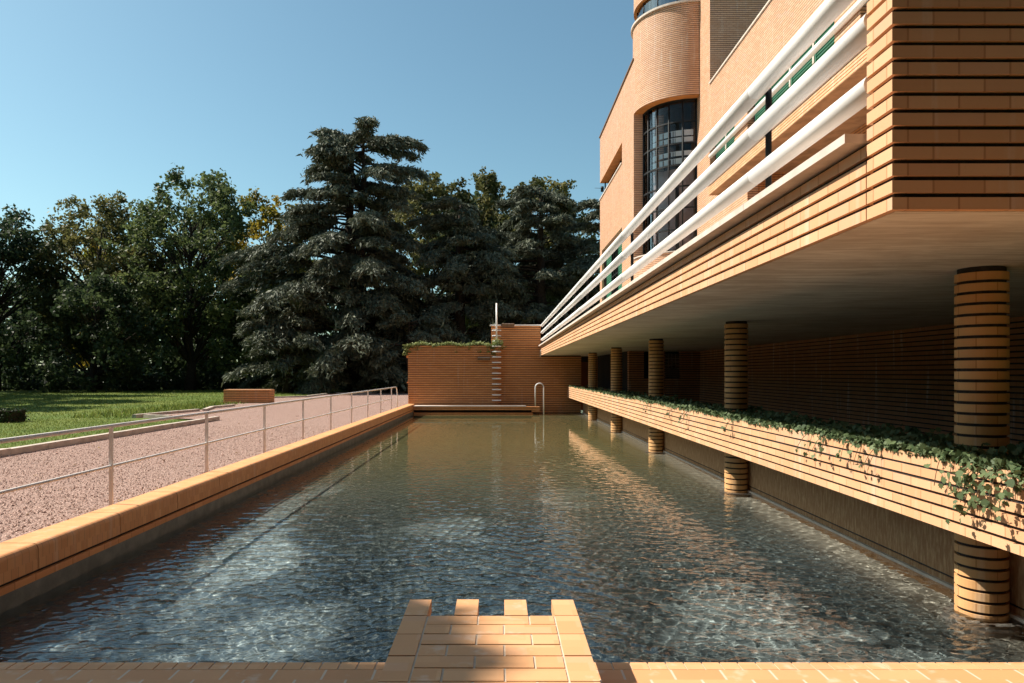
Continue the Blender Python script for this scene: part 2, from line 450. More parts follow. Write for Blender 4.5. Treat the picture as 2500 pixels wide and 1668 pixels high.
# ------------------------------------------------------------------ setting: ground, gravel, pool
YF = 31.8           # far wall of the pool
XL, XR = -3.72, 3.80
g = MB()
g.quad([(-900, -60, .36), (-4.02, -60, .36), (-4.02, 1500, .36), (-900, 1500, .36)])
g.quad([(-4.02, 32.6, .36), (900, 32.6, .36), (900, 1500, .36), (-4.02, 1500, .36)])
g.quad([(3.9, -60, .36), (900, -60, .36), (900, 32.6, .36), (3.9, 32.6, .36)])
g.quad([(-4.02, -60, .2), (3.9, -60, .2), (3.9, -2, .2), (-4.02, -2, .2)])
tag(g.build('lawn', M['lawn']), kind='structure')

gp = [(-4.00, -6), (-8.40, -6), (-8.40, 21.1), (-11.3, 22.6), (-11.45, 26.1), (-11.25, 30.0), (-12.9, 33.0), (-12.9, 39.9), (-11.3, 41.3), (-11.3, 48.3), (-8.8, 48.3), (-9.5, 62), (9.0, 62), (9.0, 33.2), (-4.02, 33.2)]
me = bpy.data.meshes.new('gravel_path'); me.from_pydata([(x, y, 0.395) for x, y in gp], [], [tuple(range(len(gp)))[::-1]]); me.materials.append(M['gravel'])
if me.polygons[0].normal.z < 0: me.flip_normals()
tag(link('gravel_path', me), kind='structure')

f = MB()
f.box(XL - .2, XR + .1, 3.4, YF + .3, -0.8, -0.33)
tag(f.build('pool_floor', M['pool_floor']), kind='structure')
# water surface: a sum of small travelling waves, livelier near the camera, calm at the far end
ysw = [3.655]
while ysw[-1] < YF - .02: ysw.append(ysw[-1] + .008 * (ysw[-1] / 4.0) ** 1.2)
ysw[-1] = YF - .001
ysw = np.array(ysw); xsw = np.linspace(XL + .001, XR - .001, 720)
GX, GY = np.meshgrid(xsw, ysw)
H = np.zeros_like(GX)
wr = np.random.default_rng(5)
for i in range(110):
    q = i / 110
    lam = .042 * (10 ** (q * .95)); th = wr.normal(PI / 2, .62); k = 2 * PI / lam
    amp = .0042 * lam ** .95 * wr.uniform(.5, 1.4) * (1.0 if lam < .16 else .55)
    damp = np.clip(1.25 - 2.6 * .008 * (GY / 4.0) ** 1.2 / lam, 0, 1)
    gust = .18 + 1.15 * np.clip(np.sin(GX * wr.uniform(.5, 1.6) * wr.choice((-1, 1)) + GY * wr.uniform(.3, 1.1) + wr.uniform(0, 6)), 0, 1) ** 1.3
    H += amp * gust * damp * np.sin(k * (math.cos(th) * GX + math.sin(th) * GY) + wr.uniform(0, 6.28) + 1.3 * np.sin(GX * (1.3 + .013 * i) + i + .7 * np.sin(GY * 1.1 + i)) + 1.0 * np.sin(GY * 1.6 + GX * .8 + 2 * i))
rr_ = np.hypot(GX - 1.15, (GY - 6.6) * .75)
H += .0011 * np.sin(rr_ * 58 + GX) * np.clip((1.3 - rr_), 0, 1)
H *= np.interp(GY, [3.6, 6, 10, 16, 24, 32], [1.2, 1.05, .75, .42, .24, .18])
nyw, nxw = GX.shape
co_ = np.stack([GX, GY, H], 2).reshape(-1, 3)
ii = np.arange(nyw * nxw).reshape(nyw, nxw)
fq = np.stack([ii[:-1, :-1], ii[:-1, 1:], ii[1:, 1:], ii[1:, :-1]], 2).reshape(-1, 4)
me = bpy.data.meshes.new('water'); me.vertices.add(len(co_)); me.vertices.foreach_set('co', co_.astype(np.float32).ravel())
me.loops.add(fq.size); me.loops.foreach_set('vertex_index', fq.astype(np.int32).ravel())
me.polygons.add(len(fq)); me.polygons.foreach_set('loop_start', np.arange(0, fq.size, 4, dtype=np.int32))
me.polygons.foreach_set('use_smooth', np.ones(len(fq), dtype=bool)); me.materials.append(M['water']); me.update()
wo = link('water', me); tag(wo, kind='structure'); wo.cycles.is_caustics_caster = True
bpy.data.objects['pool_floor'].cycles.is_caustics_receiver = True

# near paved edge of the pool
dk = MB()
DZ = 0.29; DY = 3.69
dk.box(-4.3, XR, -2.0, DY - .09, -0.4, DZ - .002, 1)
y = DY - .09; r_ = 0
dk.box(-4.3, XR, -2.0, DY - .094, DZ - .02, DZ, 0)
dk.build  # courses of headers along the very edge follow as bricks
x = -4.3
while x < XR - .09:
    dk.box(x + .004, x + .09, DY - .088, DY, DZ - .11, DZ - .001, 2)
    x += .094
dk.box(-4.3, XR, DY - .09, DY - .006, -0.4, DZ - .006, 1)
tag(dk.build('pool_deck', [M['paver'], M['pale_mortar'], M['block']]), kind='structure')

# walkway behind the planter, under the terrace
wk = MB(); wk.box(4.22, 7.15, 2.5, 33, 0.1, 0.55)
tag(wk.build('covered_walkway', simple('dark_paving', (.16, .135, .115), .9, .3, 3, .15)), kind='structure')

# ------------------------------------------------------------------ toothed brick platform in the foreground
W_ = 0.1249
t = thing('brick_platform', 'low toothed brick platform with pale mortar at the near pool edge', 'platform', (-.037, 3.2, DZ))
mb = MB(); x0 = -0.474; zt = 0.60; Yt = 3.75; L_ = 0.25; g_ = 0.005
def brick(b, xa, xb, ya, yb, hz=0.065):
    dz = random.uniform(-.0015, .0015)
    b.box(xa + g_, xb - g_, ya + g_, yb - g_, zt - hz, zt + dz, 0)
for side in (0, 6):
    y1 = Yt
    while y1 > 1.2:
        brick(mb, x0 + side * W_, x0 + (side + 1) * W_, y1 - L_, y1); y1 -= L_
for k in (2, 4):
    brick(mb, x0 + k * W_, x0 + (k + 1) * W_, Yt - L_, Yt - .002)
y1 = Yt - L_; r_ = 0
pats = [(2, 2, 1), (1, 2, 2)]
while y1 > 1.2:
    xx = 1
    for wd in pats[r_ % 2]:
        brick(mb, x0 + xx * W_, x0 + (xx + wd) * W_, y1 - .125, y1); xx += wd
    y1 -= .125; r_ += 1
mb.box(x0 + .006, x0 + 7 * W_ - .006, 1.0, Yt - L_ - .004, DZ + .002, zt - .0045, 1)
for k in (0, 6):
    mb.box(x0 + k * W_ + .006, x0 + (k + 1) * W_ - .006, Yt - L_ + .002, Yt - .012, zt - .058, zt - .0045, 1)
z = DZ + .003
while z + CC < zt - .066:
    mb.box(x0 + .001, x0 + 7 * W_ - .001, 1.1, Yt - L_ - .006, z + .006, z + CC - .008, 2); z += CC
part('brickwork', mb, [M['block'], M['pale_mortar'], M['brick']], t)

# ------------------------------------------------------------------ left coping wall
t = thing('pool_coping', 'long low orange brick coping wall along the gravel side of the pool', 'wall', (-3.87, 17, 0))
mb = MB(); mb.zo = 0.126
XO = -4.03
mb.box(XO, XL, -1.5, YF + .02, 0.132, 0.187, 3)
mb.box(XO, XL - .03, -1.5, YF + .02, 0.187, 0.215, 1)
# bullnosed coping bricks, in long lengths with a joint between them
prof = [(XO, .215), (XL, .215)]
rr = .05; zt_ = .427
for k in range(7):
    a = PI / 2 * k / 6
    prof.append((XL - rr + rr * math.cos(a), zt_ - rr + rr * math.sin(a)))
prof.append((XO, zt_))
ys = [-1.5]
yj = 0.75
while yj < YF: ys.append(yj); yj += 1.24
ys.append(YF + .02)
for a, b in zip(ys[:-1], ys[1:]):
    a2, b2 = a + .005, b - .005
    for i in range(len(prof)):
        p, q = prof[i], prof[(i + 1) % len(prof)]
        up = abs(p[1] - q[1]) < .03
        uv = [(a2, p[0] if up else p[1]), (b2, p[0] if up else p[1]), (b2, q[0] if up else q[1]), (a2, q[0] if up else q[1])]
        mb.quad([(p[0], a2, p[1]), (p[0], b2, p[1]), (q[0], b2, q[1]), (q[0], a2, q[1])][::-1], 2, uv[::-1], 2 <= i <= 8)
    mb.quad([(x_, a2, z_) for x_, z_ in prof], 2)
    mb.quad([(x_, b2, z_) for x_, z_ in prof][::-1], 2)
mb.box(XO + .01, XL - .012, -1.5, YF, .21, .41, 1)
part('brick_coping', mb, [M['brick'], M['mortar'], brick_mat('coping_brick', (0.74, 0.37, 0.165), False, vj=0.005, rowh=0.30, length=0.083, wear=.55, vcol=(0.40, 0.20, 0.085)), M['brick_red']], t)
mb = MB(); mb.box(XO, XL, -1.5, YF + .02, -.4, .131, 0)
part('wet_concrete_base', mb, simple('wet_concrete', (0.20, 0.20, 0.165), 0.5, 0.4, 6, 0.4, bump=.003), t)

# ------------------------------------------------------------------ pool side railing
t = thing('pool_railing', 'thin white two-bar railing between the gravel path and the pool', 'railing', (-4.065, 17, .4))
XP = -4.068
posts = [2.56 + 2.43 * k - 0.0 for k in range(0, 11)]
posts = [7.42 + 2.43 * k for k in range(-3, 9)]
for yy in posts:
    mb = MB(); mb.box(XP - .02, XP + .02, yy - .008, yy + .008, .36, 1.225); part('post', mb, M['white_rail'], t)
mb = MB()
pts = [(XP, -1.0, 1.243), (XP, 28.0, 1.243)]
for k in range(1, 7):
    a = PI / 2 * k / 6; pts.append((XP, 28.0 + .4 * math.sin(a), 1.243 - .4 * (1 - math.cos(a))))
pts.append((XP, 28.4, .37))
mb.tube(pts, .021, 10); part('top_rail', mb, M['white_rail'], t)
mb = MB(); mb.tube([(XP, -1.0, .822), (XP, 26.86, .822)], .0155, 8); part('middle_rail', mb, M['white_rail'], t)

# ------------------------------------------------------------------ right basin wall, planter, ivy
t = thing('basin_wall', 'brown rendered pool wall in the shade below the planter', 'wall', (3.9, 17, 0))
mb = MB(); mb.box(XR, XR + .2, 0, YF + .02, .095, .72, 0); mb.box(XR + .012, XR + .2, 0, YF + .02, .078, .095, 1); mb.box(XR, XR + .2, 0, YF + .02, -.5, .078, 0)
part('rendered_face', mb, [M['roughcast'], M['black']], t)
mb = MB(); mb.box(XR - .035, XR - .001, 0, YF - .02, .004, .03, 0)
part('stone_ledge', mb, M['stone'], t)

XPl = 3.10
t = thing('brick_planter', 'long yellow brick planter floating over the right side of the pool', 'planter', (3.65, 17, .7))
mb = MB(); z0 = .716
zt_ = mb.courses(XPl, XPl + .11, 1.0, YF - .03, z0, 4)
mb2z = z0 + 4 * CC
for k in (4, 5): mb.box(XPl, XPl + .11, 1.0, YF - .28, z0 + k * CC, z0 + (k + 1) * CC - (.018 if k == 4 else 0), 0)
mb.box(XPl + .012, XPl + .10, 1.0, YF - .3, z0 + 4 * CC - .02, z0 + 6 * CC - .01, 1)
part('front_wall', mb, [M['brick'], M['mortar']], t)
mb = MB(); mb.box(4.10, 4.20, 1.0, YF - .03, z0, 1.18, 0); mb.box(XPl + .111, 4.099, 1.0, YF - .03, z0 + .001, z0 + .1, 1)
part('trough', mb, [M['brick_dark'], M['concrete']], t)
mb = MB(); mb.box(XPl + .112, 4.098, 1.0, YF - .05, z0 + .102, 1.12, 0); part('soil', mb, M['earth'], t)

IVY = np.array([(0, -.5), (.28, -.42), (.55, -.15), (.33, .02), (.45, .3), (.18, .25), (0, .62), (-.18, .25), (-.45, .3), (-.33, .02), (-.55, -.15), (-.28, -.42)], dtype=np.float32)
def ivy_leaves(P, size, nrm_bias, spread=.7):
    n_ = len(P)
    d = rng.normal(0, spread, (n_, 3)) + np.array(nrm_bias); d /= np.linalg.norm(d, axis=1)[:, None]
    tg = rng.normal(0, 1, (n_, 3)) + np.array((0, 0, -.8)); tg -= d * (tg * d).sum(1)[:, None]; tg /= np.linalg.norm(tg, axis=1)[:, None]
    bt = np.cross(d, tg)
    s_ = size * rng.uniform(.6, 1.25, n_)
    L = IVY
    V = P[:, None, :] + s_[:, None, None] * (L[None, :, 0, None] * bt[:, None, :] + L[None, :, 1, None] * tg[:, None, :])
    cup = (np.abs(L[:, 0]) * .25)[None, :, None] * d[:, None, :] * s_[:, None, None]
    return (V - cup).reshape(-1, 3)

t = thing('ivy_bed', 'dark green ivy growing along the top of the long brick planter', 'ivy', (3.4, 12, 1.2))
def bed_points(n_, y0, y1, front):
    yy = rng.uniform(y0, y1, n_)
    lump = .5 + .5 * np.sin(yy * 2.1) * np.sin(yy * .83 + 1.3)
    if front:
        xx = XPl - .015 + np.abs(rng.normal(0, .10, n_)); zz = 1.20 + rng.uniform(-.02, .04, n_) + lump * rng.uniform(0, .05, n_)
    else:
        xx = rng.uniform(XPl + .08, 4.1, n_); zz = 1.13 + rng.uniform(0, .08, n_) + lump * rng.uniform(0, .10, n_)
    return np.stack([xx, yy, zz], 1)
segs = [(2.0, 7.0, 3600, .048), (7, 13, 2700, .052), (13, 21, 1700, .058), (21, 31.5, 600, .06)]
V, T = [], []
for y0, y1, n_, s_ in segs:
    for fr in (True, False):
        P = bed_points(n_ if fr else int(n_ * .9), y0, y1, fr)
        if y0 > 20: P = P[rng.random(len(P)) < .8]
        V.append(ivy_leaves(P, s_, (-.55, -.25, .7))); T.append(rng.beta(1.6, 1.8, len(P)))
part_ivy = fast_mesh('leaves', np.concatenate(V), 12, M['ivy'], np.concatenate(T), t, t.location)
# hanging shoots
def shoot(mbx, P, T, x, y, z, length, seed, dens=22, size=.05):
    r = np.random.default_rng(seed)
    p = np.array([x, y, z]); pts = [tuple(p)]
    d = np.array([-.25, r.normal(0, .3), .15])
    n_ = max(5, int(length / .05))
    for i in range(n_):
        d = d * .75 + np.array([-.02 if p[0] > XPl - .07 else .04, r.normal(0, .22), -.55]) * .5
        d /= np.linalg.norm(d); p = p + d * .05
        pts.append(tuple(p))
        for k in range(2):
            if r.random() < dens / 30: P.append(p + r.normal(0, .028, 3) + np.array([-.015, 0, 0])); T.append(r.uniform(.25, 1))
    mbx.tube(pts, .0025, 4)
P, T = [], []; mb = MB()
for (yy, ln, c_, dn) in [(4.28, .30, 3, 28), (4.44, .46, 5, 30), (4.58, .30, 3, 30), (4.9, .24, 2, 14), (5.7, .2, 2, 10), (6.1, .3, 3, 14), (6.75, .34, 3, 12), (7.1, .22, 2, 12), (9.3, .14, 2, 14), (11.6, .15, 3, 14), (12.6, .12, 3, 14), (14.5, .1, 3, 14), (3.6, .3, 4, 20)]:
    for k in range(c_):
        shoot(mb, P, T, XPl + .02, yy + rng.normal(0, .07), 1.22, ln * rng.uniform(.5, 1.05), int(rng.integers(1e6)), dn)
part('stem', mb, simple('ivy_stem', (.09, .06, .03), .9), t)['kind'] = 'stuff'
fast_mesh('hanging_shoots', ivy_leaves(np.array(P), .046, (-.9, -.2, .3), .5), 12, M['ivy'], T, t, t.location)['kind'] = 'stuff'

# ------------------------------------------------------------------ terrace with its columns
XFa = 1.90; ZS = 2.59
t = thing('terrace', 'long cantilevered brick terrace carried on round columns above the pool', 'terrace', (5, 17, ZS))
TER = t
mb = MB()
mb.courses(XFa, XFa + .23, 3.655, YF - .03, ZS, 5)
part('brick_fascia', mb, [M['brick'], M['mortar']], t)
mb = MB(); mb.courses(XFa, 9.0, 3.41, 3.645, ZS, 17); part('end_wall', mb, [M['brick'], M['mortar']], t)
mb = MB(); mb.box(XFa + .035, 8.9, 3.445, YF - .001, ZS - .004, ZS - .0005, 0); mb.box(XFa + .235, 8.38, 3.66, YF + 11, ZS + .004, 2.965, 0); part('slab', mb, M['soffit'], t)
mb = MB()
y = 3.66
while y < YF - .1:
    y2 = min(y + 1.52, YF - .06); mb.box(XFa - .105, XFa + .28, y + .003, y2 - .003, 2.992, 3.04, 0); y = y2
mb.box(XFa + .02, XFa + .23, 3.66, YF - .04, 2.95, 2.993, 1)
part('stone_coping', mb, [M['stone'], M['mortar']], t)
for k in range(5):
    cy = 5.32 + 5.485 * k; cx = 3.636; r_ = .173
    mb = MB(); mb.zo = 0; z = -.34; n_ = int((ZS + .34) / CC)
    z = ZS - .0225 - (n_ + 1) * CC
    mb.zo = z
    for i in range(n_ + 1):
        a, b = z + i * CC, z + (i + 1) * CC - .0225
        if b < -.32: continue
        mb.arc_wall(cx, cy, r_ - .03, r_, 0, 2 * PI, max(a, -.34), b, 40, 0, ulen=4 * BL / (2 * PI))
    mb.arc_wall(cx, cy, .02, r_ - .018, 0, 2 * PI, -.34, ZS + .003, 40, 1)
    o = part('column', mb, [M['brick_col'] if 'brick_col' in M else M.setdefault('brick_col', brick_mat('column_brick', (0.69, 0.40, 0.18), False, vj=.008)), M['mortar']], t)
    mb = MB(); mb.arc_wall(cx, cy, .02, r_ + .075, 0, 2 * PI, -.325, -.07, 40, 0); o2 = part('plinth', mb, M['concrete'], t); o2.cycles.is_caustics_receiver = True; o2['kind'] = 'part'; del o2['kind']

# back wall of the covered walkway, cross wall and its openings
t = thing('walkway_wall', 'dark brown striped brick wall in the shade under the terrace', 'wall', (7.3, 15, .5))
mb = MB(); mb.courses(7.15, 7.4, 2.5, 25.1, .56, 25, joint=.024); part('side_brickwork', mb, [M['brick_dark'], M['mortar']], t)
mb = MB(); Yc = 25.1; z0 = .56
# window opening X 5.92..6.45, z 1.72..2.42 ; doorway X 5.17..5.36 ; end X 4.63
for (xa, xb, za, nb) in ((4.63, 5.17, z0, 25), (5.38, 5.92, z0, 25), (6.46, 7.149, z0, 25), (5.921, 6.459, z0, 13), (5.171, 5.379, z0, 13)):
    mb.courses(xa, xb, Yc, Yc + .25, za, nb)
part('cross_brickwork', mb, [M['brick_dark'], M['mortar']], t)
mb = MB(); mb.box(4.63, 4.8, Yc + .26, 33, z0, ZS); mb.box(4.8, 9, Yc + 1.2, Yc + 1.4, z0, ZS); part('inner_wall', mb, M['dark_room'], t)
mb = MB(); mb.box(5.925, 6.455, Yc + .11, Yc + .12, z0 + 13 * CC, z0 + 25 * CC - .1); o = part('window', mb, M['sky_glass'], t)
mb = MB()
for k in range(4): mb.box(5.925, 6.455, Yc + .10, Yc + .108, 1.95 + k * .12, 1.965 + k * .12)
for k in range(3): mb.box(6.05 + k * .13, 6.06 + k * .13, Yc + .10, Yc + .108, 1.95, z0 + 25 * CC - .1)
mb.box(5.925, 6.455, Yc + .2, Yc + .22, 1.95, 2.45)
part('frame', mb, simple('grey_frame', (.36, .33, .30), .6), o)
# end of the passage behind the far columns
t = thing('passage_end', 'dark passage end with brown door seen behind the farthest columns', 'doorway', (4.6, 33, .5))
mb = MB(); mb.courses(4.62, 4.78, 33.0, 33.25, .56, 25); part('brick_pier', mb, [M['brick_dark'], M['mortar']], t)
mb = MB(); mb.box(3.75, 4.25, 32.3, 32.36, .1, 2.3); part('door', mb, simple('brown_door', (.20, .085, .045), .6), t)
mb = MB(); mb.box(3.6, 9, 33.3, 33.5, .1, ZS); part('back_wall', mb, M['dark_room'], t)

# terrace railing
t = thing('terrace_railing', 'three thick white tubes on slim black posts along the terrace edge', 'railing', (1.95, 17, 3.04))
for nm, zc in (('top_rail', 3.93), ('middle_rail', 3.62), ('bottom_rail', 3.29)):
    mb = MB(); ya = 3.646
    for yb in [5.35 + 5.46 * k for k in range(5)] + [YF - .05]:
        mb.tube([(1.947, ya + .003, zc), (1.947, yb - .003, zc)], .061, 24); ya = yb
    mb.tube([(1.947, 3.7, zc), (1.947, YF - .1, zc)], .057, 16); part(nm, mb, M['white'], t)
for k in range(10):
    yy = 5.35 + 2.73 * k
    mb = MB(); mb.tube([(2.045, yy, 3.04), (2.045, yy, 3.95)], .023, 10)
    for zc in (3.93, 3.62, 3.29): mb.box(2.0, 2.045, yy - .012, yy + .012, zc - .02, zc + .02)
    part('post', mb, M['black'], t)

# ------------------------------------------------------------------ far garden walls
t = thing('low_garden_wall', 'lower orange brick wall with creeper on top at the far pool end', 'wall', (-2, YF - .2, 0))
mb = MB(); z0 = .36; 
mb.courses(-4.04, 0.0, YF - .25, YF + .2, z0, 33, joint=.027); part('brickwork', mb, [M['brick_red'], M['mortar']], t)
mb = MB(); mb.box(-4.12, -4.045, YF - .2, YF + .1, 2.48, 2.62); mb.box(-4.10, -4.045, YF - .2, YF + .1, 1.35, 1.40); part('bracket', mb, M['brick_red'], t)
t = thing('tall_garden_wall', 'taller orange brick wall with white coping joined to the terrace end', 'wall', (1.6, YF, 0))
mb = MB(); z0 = -.13
mb.courses(-.33, 3.72, YF, YF + .25, z0, 33, joint=.027)
zz = z0 + 33 * CC
mb.box(1.9, 3.70, YF + .02, YF + .24, zz - .04, ZS + .2, 1); mb.box(-.31, 1.88, YF + .02, YF + .2, zz - .03, zz + .03, 1)
mb.courses(-.33, 1.895, YF, YF + .25, zz, 17, joint=.027); part('brickwork', mb, [M['brick_red'], M['mortar']], t)
mb.box(1.9, 3.72, YF + .002, YF + .24, zz - .03, ZS + .003, 1) if False else None
zz += 17 * CC
mb = MB(); mb.box(-.39, .12, YF - .04, YF + .29, zz - .014, zz + .045); mb.box(.73, 2.0, YF - .04, YF + .29, zz - .014, zz + .045); part('white_coping', mb, M['white'], t)
ZTOP = zz
t = thing('start_ledge', 'low brick bench ledge with painted sunlit top at the far end of the pool', 'ledge', (-1, 31.1, 0))
mb = MB(); mb.box(XL + .005, 1.79, 30.75, YF - .252, .19, .262, 0); mb.box(XL + .005, 1.79, 30.77, YF - .252, .262, .276, 1); mb.box(XL + .005, 1.79, 30.75, YF - .252, .276, .34, 0)
mb.box(XL + .02, 1.45, 31.0, YF - .252, -.35, .19, 1); mb.box(1.45, 1.79, 30.75, YF - .252, .115, .175, 0)
mb.box(XL + .005, 1.5, 30.85, 30.99, -.35, .07, 0); part('brickwork', mb, [M['brick_red'], M['mortar']], t)
mb = MB(); mb.box(XL + .005, 1.20, 30.74, YF - .253, .342, .368); part('sunlit_top_strip', mb, M['stone'], t)  # paler strip put in for the sunlit length of the ledge top

t = thing('wall_rungs', 'column of white step rungs climbing the far garden walls', 'ladder', (-.1, YF - .25, 0))
for k in range(14):
    zc = 1.8 - (977.5 - 13.17 * k - 911) / F * (YF - .3)
    yb = YF - .25 if zc < 3.0 else YF
    mb = MB(); pts = [(-.27, yb, zc), (-.27, yb - .08, zc), (-.2, yb - .15, zc), (0.03, yb - .15, zc), (.10, yb - .08, zc), (.10, yb, zc)]
    mb.tube(pts, .026, 8)
    mb.box(-.26, .09, yb - .145, yb - .02, zc - .012, zc + .022)
    part('rung', mb, M['white'], t)
t = thing('white_pole', 'slim white pole standing up above the garden wall corner', 'pole', (-.085, YF - .12, 3.2))
mb = MB(); mb.tube([(-.085, YF - .16, 3.1), (-.085, YF - .16, 4.93)], .036, 12); part('shaft', mb, M['white'], t)
mb = MB(); mb.box(-.13, -.04, YF - .2, YF - .001, 3.2, 3.26); part('bracket', mb, M['white'], t)

t = thing('pool_handrail', 'white arched tube handrail at the far pool ladder', 'handrail', (1.8, 30.6, .3))
mb = MB(); pts = [(1.60, 30.68, .36), (1.60, 30.68, 1.17)]
for k in range(1, 12):
    a = PI * k / 12; pts.append((1.782 - .182 * math.cos(a), 30.68, 1.17 + .182 * math.sin(a)))
pts += [(1.964, 30.68, 1.17), (1.964, 30.68, -.32)]
mb.tube(pts, .026, 12); part('tube', mb, M['white'], t)

for nm, lab, x0_, x1_, z0_, z1_, yb in (('wall_light', 'flat bronze wall light on the low garden wall beside the rungs', -.93, -.37, 2.36, 2.52, YF - .25), ('wall_light', 'flat bronze light box on top of the tall garden wall', .14, .71, 3.86, 4.03, YF)):
    t = thing(nm, lab, 'wall light', ((x0_ + x1_) / 2, yb, z0_), 'bronze lights on the garden walls')
    mb = MB(); mb.box(x0_, x1_, yb - .10, yb - .001, z0_, z1_); part('housing', mb, M['bronze'], t)
    mb = MB(); mb.box(x0_ + .02, x1_ - .02, yb - .115, yb - .101, z1_ - .03, z1_ - .008); part('rim', mb, M['stone'], t)

# creeper on the low wall
t = thing('wall_creeper', 'yellow green creeper trailing over the top of the low garden wall', 'creeper', (-2, YF - .2, 3.05))
n_ = 2600
xx = rng.uniform(-4.1, .2, n_); P = np.stack([xx, rng.uniform(YF - .32, YF + .2, n_), 3.04 + np.abs(rng.normal(0, .055, n_)) + .05 * np.sin(xx * 5)], 1)
Pl = []
for (xc, ln, c_) in [(-4.15, .5, 90), (-4.0, .35, 50), (-3.75, .3, 24), (-3.6, .22, 14), (-1.85, .34, 16), (-.85, .34, 18), (-.45, .38, 24), (-2.9, .14, 10), (-.22, .5, 70), (.12, .2, 40), (-1.3, .2, 10)]:
    for k in range(c_): Pl.append((xc + rng.normal(0, .06), YF - .29 + rng.normal(0, .02), 3.06 - rng.uniform(0, ln)))
P2 = np.stack([rng.normal(-.1, .13, 160), YF - .3 + rng.normal(0, .1, 160), 3.14 + rng.normal(0, .09, 160)], 1)
P = np.concatenate([P, np.array(Pl), P2])
fast_mesh('leaves', ivy_leaves(P, .065, (-.5, -.5, .6)), 12, M['ivy_pale'], rng.random(len(P)), t, t.location)

# ------------------------------------------------------------------ kerbs, brick block, clipped hedge on the left
kerbs = [((-8.40, -6), (-8.40, 21.1), 'long pale kerb between the near lawn and the gravel'), ((-11.3, 22.6), (-10.3, 22.2), 'thin pale kerb closing the end of the near lawn'),
         ((-11.65, 22.6), (-11.1, 26.1), 'pale kerb edging the second lawn bed'), ((-10.9, 26.2), (-11.4, 28.1), 'short pale kerb step before the brick block'),
         ((-11.45, 28.1), (-11.25, 30.0), 'pale kerb step just short of the brick block'), ((-12.9, 33.2), (-13.0, 35.0), 'short pale kerb touching the left of the brick block'),
         ((-12.8, 39.9), (-11.3, 41.3), 'pale kerb running from behind the brick block'), ((-11.25, 41.4), (-11.3, 46.4), 'pale kerb step beyond the brick block'),
         ((-11.1, 48.3), (-8.8, 48.3), 'far pale kerb lying across beside the lawn'), ((-8.9, 49), (-9.5, 62), 'farthest pale kerb between lawn and gravel')]
for (a, b, lab) in kerbs:
    a_, b_ = Vector((*a, 0)), Vector((*b, 0)); d = (b_ - a_); ln = d.length; d.normalize(); nx = Vector((-d.y, d.x, 0))
    mb = MB(); nseg = max(1, int(ln / 1.0)); hh = .51 if ln > 20 else .475
    for k in range(nseg):
        p = a_ + d * (ln * k / nseg + .004); q = a_ + d * (ln * (k + 1) / nseg - .004)
        jz = random.uniform(-.006, .006)
        c = [p - nx * .075, q - nx * .075, q + nx * .075, p + nx * .075]
        lo = [(v.x, v.y, .34) for v in c]; hi = [(v.x, v.y, hh + jz) for v in c]
        if (Vector(lo[1]) - Vector(lo[0])).cross(Vector(lo[2]) - Vector(lo[1])).z < 0: lo.reverse(); hi.reverse()
        mb.quad(hi); mb.quad(lo[::-1])
        for i in range(4): mb.quad([lo[i], lo[(i + 1) % 4], hi[(i + 1) % 4], hi[i]])
    o = mb.build('kerb', M['kerb'], None, (a[0], a[1], .4))
    tag(o, lab, 'kerb', 'pale kerbs between lawn and gravel')

t = thing('brick_block', 'low striped orange brick block standing at the edge of the gravel', 'planter', (-11.75, 33.3, .4))
mb = MB(); mb.courses(-12.85, -10.68, 33.0, 33.7, .38, 8); part('brickwork', mb, [M['brick_red'], M['mortar']], t)
mb = MB(); mb.box(-12.83, -10.70, 33.02, 33.68, 1.006, 1.03); part('top_course', mb, M['brick'], t)

# ------------------------------------------------------------------ the villa
VX = 8.4; WX = 6.05
t = thing('villa', 'tall yellow brick villa with rounded stair tower above the terrace', 'villa', (9, 30, 3))
V_ = t
BF = [M['brick_far'], M['stone'], M['orange_soffit'], M['mortar']]
CXr, CYr = 8.35, 31.6
# projecting wing
mb = MB(); mb.zo = 3.0
mb.box(WX, WX + .3, CYr, 34.6, 2.97, 15.8)
mb.box(WX, WX + .3, 34.6, 42.1, 8.95, 12.07); mb.box(WX, WX + .3, 34.6, 42.1, 13.12, 15.8)
mb.box(WX, WX + .3, 41.3, 42.1, 2.97, 8.95)
mb.box(7.2, 16, CYr + .3, 42.1, 2.97, 15.78)
mb.box(WX + .3, 7.2, CYr + .3, 34.58, 2.97, 15.78)
mb.box(WX + .3, 7.2, 34.58, 42.1, 11.8, 12.07); mb.box(WX + .3, 7.2, 34.58, 42.1, 13.12, 15.78, 0)
mb.box(WX + .31, 7.2, 34.58, 42.1, 8.95, 11.8)
part('wing_wall', mb, BF, t)
mb = MB(); mb.box(WX - .06, WX + .35, CYr - .05, 42.16, 15.8, 15.86); o = part('wing_coping', mb, M['bronze'], t)
mb = MB(); mb.box(WX - .05, WX + .25, 34.6, 42.14, 12.071, 12.13); part('loggia_sill', mb, M['stone'], t)
mb = MB(); mb.box(WX + .002, WX + .75, 34.62, 42.09, 13.10, 13.118); part('loggia_soffit', mb, M['orange_soffit'], t)
mb = MB(); mb.box(7.15, 7.19, 34.6, 42.0, 12.08, 13.1); part('loggia_back', mb, M['dark_room'], t)
mb = MB(); mb.tube([(WX + .28, 41.9, 12.1), (WX + .28, 41.9, 13.11)], .04, 8); part('loggia_post', mb, M['black'], t)
mb = MB(); mb.box(6.50, 6.52, 34.65, 41.6, 12.135, 13.09); o = part('window', mb, M['sky_glass'], t)
for k in range(6):
    mb = MB(); mb.box(6.46, 6.495, 35 + k * 1.3 - .03, 35 + k * 1.3 + .03, 12.135, 13.09); part('mullion', mb, M['black'], o)
